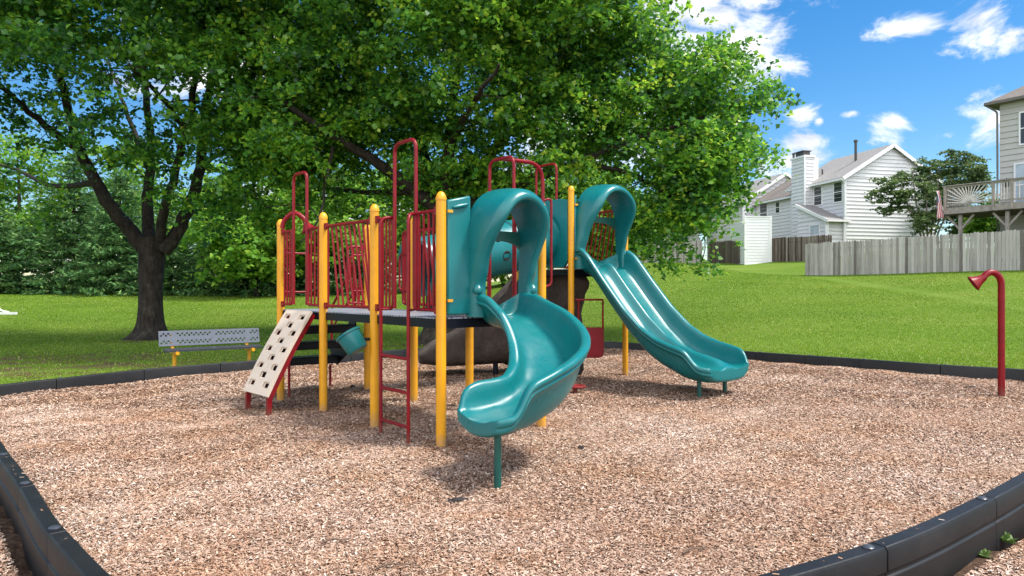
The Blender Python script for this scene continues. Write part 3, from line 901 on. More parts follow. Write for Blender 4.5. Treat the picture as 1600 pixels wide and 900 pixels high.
# double slide
CE = lerp(p9,p10,0.5)
path2 = []; tang2 = []; par2 = []
L2 = 2.22
for i in range(36):
    s = L2*i/35
    z = interp(s, [0,.14,.28,.6,.95,1.25,1.5,1.75,2.0,2.22], [1.65,1.635,1.53,1.17,.80,.555,.425,.365,.34,.34])
    path2.append(at(CE+U2*s, z)); tang2.append(U2); par2.append(s/L2)
def double_sect(i):
    f = par2[i]
    hn = interp(f, [0,.06,.12,.5,.7,.82,.875,.91,.935,.96,1.0], [.28,.32,.32,.305,.295,.275,.25,.17,.085,.06,.045])   # near wall
    hf = interp(f, [0,.06,.12,.5,.7,.82,.90,.95,.98,1.0], [.28,.32,.32,.305,.29,.27,.25,.22,.15,.06])                    # far wall
    dv = interp(f, [0,.03,.1,.55,.70,.85,.93,.97,1.0], [.02,.06,.18,.19,.185,.165,.13,.085,.05])
    w = interp(f, [0,.1,.8,.92,.97,1.0], [.45,.47,.48,.475,.46,.415])
    dw = interp(f, [0,.7,.85,1.0], [.055,.06,.085,.13])
    return trough_section(w, hf, hn, interp(f,[0,.85,1],[.10,.09,.045]), dv, interp(f,[0,.7,.82,.95,1],[.06,.08,.13,.14,.13]), interp(f,[0,.85,1],[.05,.05,.02]), dw)
DOUBLE = trough(path2, tang2, double_sect, 'double_slide', M['teal'], PLAY)
for s in (-0.26, 0.30):
    lg = MB(); q = CE + U2*1.97 + V2*s
    lg.lathe(at(q,-0.12), UP, [(0.028,0),(0.028,0.40)], 14); lg.build('support_leg', M['teal_post'], DOUBLE)

def hood(a, b, z, cf, bo, to, ztop, parent, left_out=0.0):
    """panel between posts a-b at deck height z with an arched hood growing out of it along U2"""
    d = (b-a).normalized(); Lab = (b-a).length
    cx = Lab*cf
    def W(x, u, h): return a + d*x + U2*u + UP*(z+h)
    n = 40
    # horseshoe arch: straight legs, round head.  t in 0..1 left bottom -> right bottom
    def archpt(t, wb, wm, ht, hl):
        if t < 0.30 or t > 0.70:
            sg = -1 if t < 0.5 else 1; k = (t if t < 0.5 else 1-t)/0.30
            return (sg*(wb+(wm-wb)*sstep(0.35,1,k)), hl*k)
        ang = math.pi*(1-(t-0.30)/0.40)
        return (wm*math.cos(ang), hl+(ht-hl)*max(0, math.sin(ang))**0.9)
    ts = [i/n for i in range(n+1)]
    def depth(h): return 0.10 + 0.05*sstep(0.30,0.42,h) + 0.25*sstep(0.40, 1.0, h)
    rows = []
    for t in ts:
        xb, hb = archpt(t, bo+0.105, to+0.065, ztop, 0.70)
        xf, hf = archpt(t, bo+0.035, to+0.01, ztop-0.065, 0.66)
        xi, hi = archpt(t, bo-0.03, to-0.06, ztop-0.140, 0.66)
        dp = depth(hf)
        col = [W(cx+xb*1.01, -0.02, hb*0.995)]
        col.append(W(cx+xb, dp*0.15, hb))
        col.append(W(cx+xb+(xf-xb)*0.22, dp*0.55, hb+(hf-hb)*0.18))
        col.append(W(cx+xb+(xf-xb)*0.55, dp*0.86, hb+(hf-hb)*0.50))
        col.append(W(cx+xb+(xf-xb)*0.60, dp*0.87, hb+(hf-hb)*0.56))
        col.append(W(cx+xf, dp*1.0, hf))
        col.append(W(cx+xi+(xf-xi)*0.45, dp+0.018, hi+(hf-hi)*0.45))
        col.append(W(cx+xi+(xf-xi)*0.08, dp+0.004, hi+(hf-hi)*0.08))
        col.append(W(cx+xi, dp-0.02, hi))
        col.append(W(cx+xi*0.99, dp*0.5, hi))
        col.append(W(cx+xi*0.985, -0.02, hi-0.01))
        rows.append(col)
    mb = MB(); m = len(rows[0]); vs = [p for c in rows for p in c]
    fs = []
    for i in range(n):
        for k in range(m-1):
            fs.append((i*m+k, i*m+k+1, (i+1)*m+k+1, (i+1)*m+k))
    mb.add(vs, fs)
    H = mb.build('slide_hood', M['teal'], parent, angle=60, sub=1)
    # flat flange panels either side and across the top, slightly dished
    def flange(x0, x1, hi0, hi1, name='hood_flange'):
        fb = MB(); th = 0.035
        lo = 0.02
        fb.hexa([W(x0,-th,lo), W(x1,-th,lo), W(x1,th*0.6,lo), W(x0,th*0.6,lo), W(x0,-th,hi0), W(x1,-th,hi1), W(x1,th*0.6,hi1), W(x0,th*0.6,hi0)])
        return fb.build(name, M['teal'], parent, smooth=True, bevel=0.018)
    flange(0.055, max(.1,cx-bo-0.08), 1.03, 1.09); flange(min(Lab-.1,cx+bo+0.08), Lab-0.055, 1.09, 1.03)
    # moulded ribs near the top corner of each flange
    rb = MB(); rb.tube([W(0.10,0.03,0.965), W(0.15,0.034,0.975), W(cx-to-0.06,0.034,1.01)], [0.012,0.02,0.02], 8)
    rb.build('moulded_rib', M['teal'], parent, sub=1)
    for sg in (-1,1):
        kb = MB(); kb.tube([W(cx+sg*(bo+.055),0.085,0.20), W(cx+sg*(bo+.055),0.085,0.26), W(cx+sg*(bo+.055),0.075,0.30)], [0.055,0.05,0.02], 12)
        kb.build('moulded_knuckle', M['teal'], parent, sub=1)
    # bar across the back of the opening
    cbm = MB()
    for k in range(10):
        k0, k1 = k/10, (k+1)/10
        xx0, xx1 = cx-to*0.95+2*to*0.95*k0, cx-to*0.95+2*to*0.95*k1
        e0, e1 = 0.10*abs(2*k0-1)**3, 0.10*abs(2*k1-1)**3
        cbm.hexa([W(xx0,-0.05,0.70-e0), W(xx1,-0.05,0.70-e1), W(xx1,-0.005,0.70-e1), W(xx0,-0.005,0.70-e0), W(xx0,-0.05,0.79), W(xx1,-0.05,0.79), W(xx1,-0.005,0.79), W(xx0,-0.005,0.79)])
    cbm.build('sit_down_bar', M['teal_post'], parent, smooth=False)
    for (x, hh) in ((0.075, 0.93), (Lab-0.075, 0.93), (0.075, 0.15), (Lab-0.075, 0.15)):
        bt = MB(); bt.box(-0.03, 0.02, -0.0, 0.012, -0.012, 0.012, lambda px,py,pz: W(x+px, 0.035+py, hh+pz))
        bt.build('bracket', M['yellow'], parent, smooth=False)
    return H
hood(p4, p8, ZA, 0.56, 0.27, 0.315, 1.18, SPIRAL)
hood(p9, p10, ZC, 0.505, 0.425, 0.44, 1.27, DOUBLE)

# crawl tube from the low deck up to the round hole in the tall deck's panel
ta = lerp(p5,p6,0.5) + V2*0.02; tb = lerp(p12,p9,0.5) - V2*0.02
TA, TB = at(ta, ZA+0.46), at(tb, ZC+0.46)
TA = lerp(TA, TB, 0.14)
mb = MB(); ax = (TB-TA); Lt = ax.length; axn = ax.normalized()
prof = []
for k in range(13):
    h = Lt*k/12
    prof.append((0.37, h))
pr = [(0.40,0.0),(0.40,0.04),(0.37,0.05)] + [(0.37,Lt*0.32),(0.395,Lt*0.325),(0.395,Lt*0.345),(0.37,Lt*0.35),(0.37,Lt*0.66),(0.395,Lt*0.665),(0.395,Lt*0.685),(0.37,Lt*0.69),(0.37,Lt-0.05),(0.40,Lt-0.04),(0.40,Lt)]
pr += [(0.35,Lt),(0.35,0.0),(0.40,0.0)]
mb.lathe(TA, ax, pr, 36, caps=False)
TUBE = mb.build('crawl_tube', M['teal'], PLAY, angle=40)
nrm = (-V2.cross(UP)).normalized()   # towards the camera
if nrm.y > 0: nrm = -nrm
nrm = (nrm - axn*nrm.dot(axn)).normalized()
upn = axn.cross(nrm); upn = upn if upn.z > 0 else -upn
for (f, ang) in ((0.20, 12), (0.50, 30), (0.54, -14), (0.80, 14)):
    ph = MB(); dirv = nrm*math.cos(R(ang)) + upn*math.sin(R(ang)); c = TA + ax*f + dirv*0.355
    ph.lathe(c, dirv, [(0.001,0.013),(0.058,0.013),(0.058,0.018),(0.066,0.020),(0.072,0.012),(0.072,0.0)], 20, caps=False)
    ph.build('porthole', M['hole'], TUBE)  # dark disc on the shell, coloured as the shade inside a hole

# teal panel with the tube's mouth in the tall deck's face, same on the low deck's back
def hole_panel(a, b, z, h, hc, r):
    d = (b-a).normalized(); L = (b-a).length; n = 32
    mb = MB(); nn = V((d.y,-d.x,0))
    O = []; I = []
    x0, x1, y0, y1 = 0.055, L-0.055, 0.02, h
    for k in range(n):
        an = 2*math.pi*k/n; cx, cy = math.cos(an), math.sin(an)
        sx = (x1-L/2)/abs(cx) if abs(cx) > 1e-6 else 1e9
        sy = ((y1-hc) if cy > 0 else (hc-y0))/abs(cy) if abs(cy) > 1e-6 else 1e9
        s = min(sx, sy); O.append((L/2+cx*s, hc+cy*s)); I.append((L/2+cx*r, hc+cy*r))
    vs = []
    for off in (-0.025, 0.025):
        for lst in (O, I):
            for (x, y) in lst: vs.append(a + d*x + nn*off + UP*(z+y))
    fs = []
    for k in range(n):
        k2 = (k+1) % n
        fs += [(k,k2,n+k2,n+k), (2*n+k,3*n+k,3*n+k2,2*n+k2), (k,2*n+k,2*n+k2,k2), (n+k,n+k2,3*n+k2,3*n+k)]
    mb.add(vs, fs)
    return mb.build('tube_panel', M['teal'], PLAY, angle=40, bevel=0.006)
hole_panel(p12, p9, ZC, 1.03, 0.47, 0.355)

# brown rock textured slide from the tall deck, exit on the left
E0 = lerp(p12,p11,0.42); rd = V((-0.985, -0.17, 0)).normalized()
path3 = []; tang3 = []; par3 = []
L3 = 1.95
for i in range(22):
    s = L3*i/21
    z = interp(s, [0,.15,.5,.9,1.25,1.5,1.75,1.95], [1.62,1.60,1.22,.80,.50,.36,.31,.30])
    path3.append(at(E0+rd*s, z)); tang3.append(rd); par3.append(s/L3)
def rock_sect(i):
    f = par3[i]
    h = interp(f, [0,.1,.5,.75,.9,1.0], [.05,.22,.26,.26,.20,.06]); dp = max(.10, path3[i].z-interp(f,[0,.3,.8,1],[.42,.16,.14,.19]))
    w = interp(f, [0,.8,1], [.36,.36,.30])
    wob = 0.03*math.sin(i*1.7)
    s = [(-w-.10,h-.05),(-w-.09,h),(-w-.02,h+.01),(-w+.02,h*.5),(-w+.07,.03),(-w*.3,0),(w*.3,0),(w-.07,.03),(w-.02,h*.5),(w+.02,h+.01),(w+.09,h),(w+.10,h-.05),
         (w+.08+wob,-dp*.4),(w+.05-wob,-dp*.9),(w*.3,-dp),(-w*.3,-dp),(-w-.05+wob,-dp*.9),(-w-.08-wob,-dp*.4)]
    return s
ROCK = trough(path3, tang3, rock_sect, 'rock_slide', M['rock'], PLAY, sub=2)
lg = MB(); q = E0+rd*1.6 - V((0,0.3,0)); lg.lathe(at(q,-0.1), UP, [(0.025,0),(0.025,0.32)], 12); lg.build('support_leg', M['black_plastic'], ROCK)
lg = MB(); q = E0+rd*0.75 - V((0,0.2,0)); lg.lathe(at(q,-0.1), UP, [(0.04,0),(0.04,0.6)], 12); lg.build('support_leg', M['black_plastic'], ROCK)

# rock textured wall with an arched crawl hole under the tall deck
rdir = (p9-p12).normalized(); rn_ = V((rdir.y, -rdir.x, 0))
if rn_.y > 0: rn_ = -rn_
outl = [(-.55,.12),(-.58,.6),(-.50,1.1),(-.35,1.50),(.3,1.545),(1.10,1.54),(1.07,1.30),(1.0,1.10),(.99,.7),(1.01,.12),(.90,.12),(.88,.62),(.80,.84),(.68,.92),(.56,.86),(.48,.66),(.46,.12)]
outl = [(p.x, p.y) for p in catmull([(x_, z_, 0) for x_, z_ in outl], 3, True)]
mb = MB(); n = len(outl); vs = []
for k3, (o_, sc_) in enumerate(((0.14,.97),(0.16,.985),(0.10,1.0),(-.10,1.0),(-.14,.97))):
    for j, (x_, z_) in enumerate(outl):
        wv = .02*math.sin(j*1.9+k3)
        vs.append(p12 + rdir*(.3+(x_-.3)*sc_) - rn_*.30 + rn_*(o_+wv) + UP*(.8+(z_-.8)*sc_))
fs = [(i*n+j, i*n+(j+1)%n, (i+1)*n+(j+1)%n, (i+1)*n+j) for i in range(4) for j in range(n)]
fs += [tuple(range(n)), tuple(4*n+j for j in range(n))]
mb.add(vs, fs); mb.build('rock_wall', M['rock'], PLAY, angle=50)

# red play panel hung beside the tall deck
fa = p9 + V((0.06,-0.02,0)); fb = fa + V((0.40, 0.02, 0))
mb = MB()
mb.tube([at(fa,1.20), at(fb,1.20)], 0.014, 8)
for q in (lerp(fa,fb,0.12), fb): mb.tube([at(q,1.20), at(q,0.45)], 0.014, 8)
PP = mb.build('play_panel', M['red'], PLAY)
mb = MB(); qa, qb = lerp(fa,fb,0.10), fb+V((0.012,0,0))
pts = fillet([at(qa,0.80), at(qa,0.36), at(qb,0.36), at(qb,0.80)], 0.09, 6)
front = [p + V((0,-0.03,0)) for p in pts]; back = [p + V((0,0.03,0)) for p in pts]
n = len(pts)
mb.add(front+back, [tuple(range(n)), tuple(reversed(range(n,2*n)))] + [(k,n+k,n+(k+1)%n,(k+1)%n) for k in range(n)])
mb.build('backing_board', M['red'], PP, angle=30, bevel=0.006)
mb = MB(); mb.lathe(at(lerp(qa,qb,0.35),0.64)+V((0,-0.031,0)), (0,-1,0), [(0.022,0),(0.022,0.006),(0.001,0.007)], 12); mb.build('knob', M['white_paint'], PP)

# bucket hung on the front of post p3
bc = V((-1.575, 6.97, 0.835)); bax = V((-0.50, 0.10, 0.74)).normalized(); kb_ = 0.88
b0 = bc - bax*0.10
mb = MB()
mb.lathe(b0, bax, [(a_*kb_, b_*kb_) for a_, b_ in [(0.001,0.0),(0.112,0.0),(0.122,0.012),(0.137,0.20),(0.150,0.205),(0.152,0.226),(0.142,0.232),(0.128,0.224),(0.117,0.03),(0.001,0.025)]], 32, caps=False)
BUCK = mb.build('bucket', M['teal'], PLAY, angle=40)
mb = MB(); mb.tube([at(p3,0.86), V((-1.52,6.99,0.86))], 0.016, 8); mb.build('bracket', M['black_plastic'], BUCK)

# talk tube horn on post p1
mb = MB()
h0 = at(p1, 2.10) + V((0.03,-0.03,0))
hp = [h0, h0+V((0.03,0.0,0.10)), h0+V((0.14,0.0,0.185)), h0+V((0.25,0.0,0.13)), h0+V((0.29,0,0.06))]
hp = catmull(hp, 5)
mb.tube(hp, [0.028]*len(hp), 14)
d = (hp[-1]-hp[-2]).normalized()
mb.lathe(hp[-1]-d*0.02, d, [(0.028,0),(0.036,0.02),(0.060,0.07),(0.098,0.115),(0.101,0.12),(0.090,0.115),(0.03,0.05),(0.001,0.04)], 20, caps=False)
mb.build('talk_horn', M['red'], PLAY)

# low red step seen behind the spiral slide
SL = empty('step_loop', (0.83, 9.25, 0), 'small low red step in the wood chips behind the spiral slide', 'step')
mb = MB(); c = V((0.83,9.25,0.075))
lp = [c + V((0.10*math.cos(2*math.pi*k/20)*(1.25 if abs(math.cos(2*math.pi*k/20))>.5 else 1.2), 0.09*math.sin(2*math.pi*k/20), 0)) for k in range(20)]
mb.tube(lp, 0.02, 8, closed=True)
mb.add([p+V((0,0,0.006)) for p in lp], [tuple(range(20))]); mb.build('tread', M['red'], SL)
mb = MB(); mb.lathe(V((0.83,9.25,-0.1)), UP, [(0.03,0),(0.03,0.17)], 10); mb.build('foot', M['red'], SL)

# ------------------------------------------------------------------ free standing talk tube at the right
TT = empty('talk_tube', (6.27, 9.02, 0), 'red gooseneck talk tube standing alone by the lawn edge', 'talk tube')
mb = MB(); x0, y0 = 6.27, 9.02
arc = [V((x0,y0,-0.15)), V((x0,y0,1.40))]
for k in range(1, 13):
    a = math.pi*k/12*0.80
    arc.append(V((x0-0.135*(1-math.cos(a)), y0-0.02*k/12, 1.40+0.17*math.sin(a))))
mb.tube(arc, 0.040, 18)
mb.build('pipe', M['red'], TT, angle=60)
mb = MB(); d = (arc[-1]-arc[-2]).normalized()
d = (d + V((-0.55,0.50,0.0))).normalized()
mb.lathe(arc[-1]-d*0.015, d, [(0.043,0),(0.047,0.02),(0.055,0.05),(0.076,0.10),(0.104,0.142),(0.107,0.149),(0.098,0.146),(0.065,0.09),(0.03,0.05),(0.001,0.05)], 28, caps=False)
mb.build('horn', M['red'], TT, angle=50)

# ------------------------------------------------------------------ bench
BA, BB = V((-5.85, 11.72, 0)), V((-4.52, 12.72, 0))
bd = (BB-BA).normalized(); bn = V((bd.y, -bd.x, 0))      # bn towards the play area
BENCH = empty('park_bench', lerp(BA,BB,0.5)-UP*0.11, 'grey perforated metal bench with yellow legs on worn grass under the tree', 'bench')
gz0 = -0.11
Lb = (BB-BA).length
def backp(u, v): return BA + bd*u*Lb - bn*(0.14+0.05*v) + UP*(0.385+0.255*v)
nu = 44; us = [0,0.012]+[0.012+0.976*k/nu for k in range(1,nu+1)]+[1.0]
vs = [0,0.13]+[0.13+0.74*k/6 for k in range(1,7)]+[1.0]
hl = set()
for j in range(1,7):
    if j in (3,4): pass
    for i in range(1,nu+1):
        if i in (6,7,23,24,39,40): continue
        if j in (1,2,5,6) and (i+j) % 2 == 0: hl.add((i,j))
mb = perforated(backp, us, vs, hl, 0.02, 0.30)
mb.build('backrest', M['bench_grey'], BENCH, smooth=False, solid=0.02, weld=0.0005)
def seatp(u, v): return BA + bd*(0.03+u*0.94)*Lb + bn*(-0.10+0.30*v) + UP*(0.335-0.012*v)
vs2 = [0,0.08]+[0.08+0.84*k/8 for k in range(1,9)]+[1.0]
hl2 = {(i,j) for i in range(1,nu+1) for j in range(1,9) if (i+j) % 2 == 0 and i not in (22,23)}
mb = perforated(seatp, us, vs2, hl2, 0.02, 0.30)
mb.build('seat', M['bench_dark'], BENCH, smooth=False, solid=0.03, weld=0.0005)
for f in (0.13, 0.87):
    mb = MB(); q = BA + bd*f*Lb
    mb.tube(fillet([at(q-bn*0.02, gz0-0.1), at(q-bn*0.02, 0.30)], 0.05), 0.032, 14)
    mb.tube([at(q-bn*0.20, 0.28)-bn*0.0, at(q+bn*0.23, 0.285)], 0.030, 14)
    mb.tube([at(q-bn*0.155, 0.27), at(q-bn*0.205, 0.58)], 0.030, 14)
    mb.build('leg', M['yellow'], BENCH)

# ------------------------------------------------------------------ trees
def leaf_cloud(centers, radii, per, size, seed, flat=0.5, droop=0.25, shade=None, up=1.0):
    g = np.random.default_rng(seed)
    n = len(centers)
    cnt = g.poisson(per*np.clip((radii/np.mean(radii))**2, .5, 2)) + 4
    ci = np.repeat(np.arange(n), cnt); m = len(ci)
    r = radii[ci][:,None]
    # leaves sit along a handful of twigs inside each clump, not in a round cloud
    ntw = 7
    tw = g.normal(0, 1, (n, ntw, 3)); tw[:,:,2] *= 0.45
    tw /= np.linalg.norm(tw, axis=2, keepdims=True)
    k = g.integers(0, ntw, m)
    t = g.random(m)[:,None]**0.7
    off = tw[ci,k]*t*r*1.25 + g.normal(0, 0.125, (m,3))*r
    off[:,2] *= flat*1.6
    off[:,2] -= droop*(off[:,0]**2+off[:,1]**2)/np.maximum(r[:,0],.1)
    c = centers[ci] + off
    nr = g.normal(0, 0.75, (m,3)); nr[:,2] += up
    nr /= np.linalg.norm(nr, axis=1, keepdims=True)
    ax = g.normal(0, 1, (m,3)); ax[:,2] -= 0.5
    ax -= nr*np.sum(ax*nr, 1, keepdims=True); ax /= np.linalg.norm(ax, axis=1, keepdims=True)+1e-9
    sd = np.cross(nr, ax)
    L = (size*(0.65+0.7*g.random(m)))[:,None]; Wd = L*(0.40+0.15*g.random(m))[:,None]
    fold = nr*L*0.16
    p0 = c - ax*L*0.5; p2_ = c + ax*L*0.62
    p1_ = c - ax*L*0.05 + sd*Wd + fold; p3_ = c - ax*L*0.05 - sd*Wd + fold
    co = np.stack([p0,p1_,p2_,p3_],1).reshape(-1,3)
    q = np.arange(4*m).reshape(-1,4)
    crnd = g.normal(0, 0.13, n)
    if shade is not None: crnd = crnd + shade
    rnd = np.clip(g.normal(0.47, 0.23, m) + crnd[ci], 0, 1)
    return co, q, rnd

def sample_lobes(lobes, n, seed, gap=0.0, gscale=0.62, cond=None, shell=2.2):
    g = np.random.default_rng(seed)
    vol = np.array([l[1][0]*l[1][1]*l[1][2]*(l[2] if len(l) > 2 else 1) for l in lobes]); vol = vol/vol.sum()
    out = []
    tries = 0
    while len(out) < n and tries < n*30:
        tries += 1
        l = lobes[g.choice(len(lobes), p=vol)]
        d = g.normal(0,1,3); d /= np.linalg.norm(d); rr = g.random()**(1/shell)
        p = np.array(l[0]) + d*np.array(l[1])*rr
        if gap is not None and mnoise.noise(V(p*gscale)+V((seed*3.1,0,0))) < gap: continue
        if cond is not None and not cond(p): continue
        out.append(p)
    return np.array(out)

def limb_tube(mb, pts, r0, r1, n=8, wob=0.0, power=1.0):
    P = catmull(pts, 6); m = len(P)
    rs = [r0+(r1-r0)*(k/(m-1))**power for k in range(m)]
    if wob:
        P = [p + V((random.gauss(0,wob), random.gauss(0,wob), 0)) if 0 < k < m-1 else p for k, p in enumerate(P)]
    mb.tube(P, rs, n)
    return P, rs

def connect_twigs(mb, centers, skel, skr, r=0.022, maxlen=6.0, n=4, every=1):
    """grow branches outwards: every clump hangs on the nearest point that is already part of the tree"""
    S = [np.array((p.x,p.y,p.z)) for p in skel]; SR = list(skr)
    A = np.array(S); d0 = np.array([np.min(np.linalg.norm(A-c, axis=1)) for c in centers])
    K = len(S)+len(centers)*3; arr = np.full((K,3), 1e6); arr[:len(S)] = A; rad = np.zeros(K); rad[:len(S)] = SR; cnt = len(S)
    for ii in np.argsort(d0)[::every]:
        c = centers[ii]
        d = np.linalg.norm(arr[:cnt]-c, axis=1) + 0.6*np.maximum(0, arr[:cnt,2]-c[2])
        i = int(np.argmin(d)); a = V(arr[i]); b = V(c); L = (b-a).length
        if L < 0.12: continue
        rr = min(rad[i]*0.72, r*(0.7+0.5*L))
        if L <= maxlen and rr > 0.003:
            mid = lerp(a,b,0.5) + V((random.gauss(0,.09*L), random.gauss(0,.09*L), 0.07*L+random.gauss(0,.05*L)))
            P = catmull([a, mid, b], 3)
            mb.tube(P, [rr*(1-0.45*k/6) for k in range(7)], n, caps=False)
            arr[cnt] = P[3]; rad[cnt] = rr*.78; cnt += 1
            arr[cnt] = c; rad[cnt] = rr*.55; cnt += 1

def trunk_mesh(mb, base, pts, radii, flare=2.2, n=26):
    P = catmull(pts, 6); m = len(P)
    rs = [float(np.interp(k/(m-1), np.linspace(0,1,len(radii)), radii)) for k in range(m)]
    vs = []; 
    for k, (p, r) in enumerate(zip(P, rs)):
        hgt = p.z - base.z
        for j in range(n):
            a = 2*math.pi*j/n
            fl = 1 + (flare-1)*math.exp(-max(0,hgt)/0.20)*(0.85+0.35*math.cos(5*a+0.7)+0.2*math.sin(3*a)) + 0.10*math.exp(-max(0,hgt)/0.8)
            rr = r*fl*(1+0.04*math.sin(7*a+hgt*1.5)+0.03*math.sin(12*a-hgt*2.3))
            vs.append(p + V((math.cos(a)*rr, math.sin(a)*rr, 0)))
    fs = []
    for i in range(m-1):
        for j in range(n):
            j2 = (j+1) % n
            fs.append((i*n+j, i*n+j2, (i+1)*n+j2, (i+1)*n+j))
    mb.add(vs, fs)
    return P, rs

def at_px(px, py, Y): return V(((px-800)/F*Y, Y, HC+(450-py)/F*Y))

def big_tree(name, label, base, trunk_pts, trunk_r, limbs, lobes, nclus, per, size, seed, gap, cond=None, leafmat='leaf', shade_fn=None, group=None, crad=(0.42,0.85), rt=0.02, extra=None):
    root = empty(name, base, label, 'tree', group)
    mb = MB()
    P, rs = trunk_mesh(mb, base, trunk_pts, trunk_r)
    sk = []; skr = []
    for (pts, r0, r1) in limbs:
        lp, lr = limb_tube(mb, pts, r0, r1, 9, 0.02)
        sk += lp[2:]; skr += lr[2:]
    cs = sample_lobes(lobes, nclus, seed, gap, cond=cond)
    if extra is not None: cs = np.concatenate([cs, np.array(extra)])
    connect_twigs(mb, cs, sk, skr, rt, 2.4)
    mb.build('trunk', M['bark'], root, angle=60, recalc=False)
    g = np.random.default_rng(seed+5)
    rad = g.uniform(crad[0], crad[1], len(cs))
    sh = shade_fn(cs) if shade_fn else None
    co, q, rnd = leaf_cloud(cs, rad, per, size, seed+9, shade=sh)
    # keep the leaves off the ground
    me = fast_mesh('crown', co, q, rnd)
    link_mesh('crown', me, M[leafmat], root)
    return root

# --- the maple on the left
Y0 = 20.0
tb_ = V((-10.27, Y0, -0.08))
def L(*pp): return [at_px(a, b, Y0+c) for (a, b, c) in pp]
limbs = [
  (L((232,395,0),(190,345,-.3),(150,285,-.6),(122,225,-.9),(95,120,-1.2),(75,10,-1.4)), 0.23, 0.06),
  (L((130,240,-.8),(70,195,-1.6),(0,135,-2.6),(-90,80,-3.4)), 0.11, 0.03),
  (L((236,390,0.1),(230,320,.5),(236,230,.8),(225,100,1.2),(240,-60,1.6)), 0.19, 0.05),
  (L((248,388,0),(258,320,-.6),(292,205,-1.4),(310,90,-2.2),(330,-30,-3)), 0.15, 0.04),
  (L((255,392,0),(288,342,.1),(312,262,.2),(322,160,.4),(345,50,.6),(360,-80,.8)), 0.21, 0.05),
  (L((318,205,.3),(380,150,-.4),(450,110,-1.2),(520,60,-2)), 0.09, 0.025),
  (L((150,285,-.6),(80,290,1.2),(10,260,2.8),(-80,250,4)), 0.09, 0.025),
  (L((230,260,.6),(200,180,2.6),(170,100,4.4)), 0.1, 0.03),
  (L((292,205,-1.4),(250,150,-3.2),(200,100,-5)), 0.09, 0.025),
  (L((312,262,.2),(360,230,1.8),(430,190,3.4)), 0.09, 0.025),
]
lobesA = [((-9.6,17.6,9.6),(6.4,4.2,4.6)), ((-13.2,17.2,6.3),(3.4,3.0,2.4)), ((-6.2,17.8,6.4),(2.7,3.0,2.6)), ((-9.2,15.4,6.7),(3.6,1.8,2.1)), ((-14.6,16.6,4.2),(2.0,2.0,1.8)), ((-10.0,19.6,6.3),(4.0,1.6,2.2)), ((-6.9,17.4,4.5),(1.5,1.4,1.5)), ((-9.4,16.8,4.4),(0.9,0.8,0.9)), ((-7.5,16.6,12.0),(6.0,4.0,2.4),.7)]  # last lobe is unseen crown top, added to shade the left lawn
def condA(p):
    px = 800+p[0]/p[1]*F; py = 450-(p[2]-HC)/p[1]*F
    if 130 < px < 345 and py > 235+0.2*abs(px-240): return rng.random() < 0.07
    if 90 < px < 350 and 90 < py <= 260: return rng.random() < 0.27
    if py > 405: return False
    if -40 < px < 140 and 80 < py < 275: return rng.random() < 0.30
    return py < 380 or px < 110
big_tree('maple_tree', 'broad leafy tree with thick dark forked trunk behind the bench', tb_,
    [tb_-UP*0.15, tb_+UP*0.5, V((-10.25,Y0,1.4)), V((-10.25,Y0,2.45)), V((-10.22,Y0,2.8))], [0.33,0.31,0.30,0.35,0.38], limbs, lobesA, 1230, 116, 0.110, 11, -0.03, condA,
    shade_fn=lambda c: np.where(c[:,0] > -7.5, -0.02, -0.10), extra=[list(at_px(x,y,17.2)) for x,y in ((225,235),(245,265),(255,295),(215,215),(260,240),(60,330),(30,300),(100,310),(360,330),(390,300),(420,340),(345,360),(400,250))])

# --- the larger one behind the play structure
Y1 = 18.0
tb1 = V((-1.85, Y1, -0.05))
def L1(*pp): return [at_px(a, b, Y1+c) for (a, b, c) in pp]
limbs1 = [
  (L1((690,330,0),(650,300,-.4),(590,255,-1.0),(510,205,-1.8),(430,150,-2.5)), 0.20, 0.05),
  (L1((688,325,0),(665,255,.6),(640,150,1.2),(610,30,1.6)), 0.19, 0.05),
  (L1((694,325,0),(700,230,-.4),(715,100,-.8),(720,-60,-1)), 0.2, 0.05),
  (L1((698,328,0),(760,250,.5),(830,160,1.1),(900,60,1.5)), 0.18, 0.04),
  (L1((700,332,0),(800,290,-.6),(900,255,-1.2),(1000,215,-1.6),(1110,180,-1.8)), 0.17, 0.03),
  (L1((900,255,-1.2),(980,270,-1.6),(1050,310,-2),(1100,360,-2.2)), 0.07, 0.02),
  (L1((830,160,1.1),(930,120,.4),(1040,90,-.2),(1120,90,-.5)), 0.09, 0.02),
  (L1((640,300,-.4),(560,300,1),(480,290,2.5)), 0.09, 0.025),
  (L1((520,230,-1.6),(500,330,-2.2),(470,380,-2.6)), 0.04, 0.015),
  (L1((700,230,-.4),(740,160,-3),(780,100,-5)), 0.1, 0.025),
]
lobesB = [((-2.0,18.2,9.6),(5.6,5.2,4.6)), ((2.0,17.8,8.0),(3.5,4.0,3.2)), ((4.75,16.9,5.9),(2.15,2.6,2.25),1.7), ((4.1,16.6,3.5),(1.9,2.2,1.65),1.7), ((-4.6,17.6,5.6),(2.3,3.2,2.3)), ((1.2,18.2,4.6),(2.6,2.8,2.0)), ((-1.2,15.0,7.6),(3.2,1.8,2.2)), ((4.9,16.6,2.3),(0.9,1.2,0.7),1.6), ((5.9,16.9,4.9),(1.0,1.4,2.0)), ((3.2,16.8,2.7),(0.9,1.2,0.8),1.4), ((-1.0,19.0,4.4),(2.2,2.2,1.2)), ((-0.8,15.6,5.4),(3.4,1.2,1.5),1.5), ((3.9,15.6,4.0),(1.8,1.2,1.6),1.6), ((-6.3,17.3,4.3),(1.6,1.6,1.7),1.4), ((4.6,15.9,2.6),(1.3,1.0,1.0),2.0), ((3.6,16.0,2.4),(.8,.9,.7),2.0), ((-2.5,15.8,12.0),(4.8,3.8,2.2),.8)]  # last lobe is unseen overhead crown, added to throw shade to the left
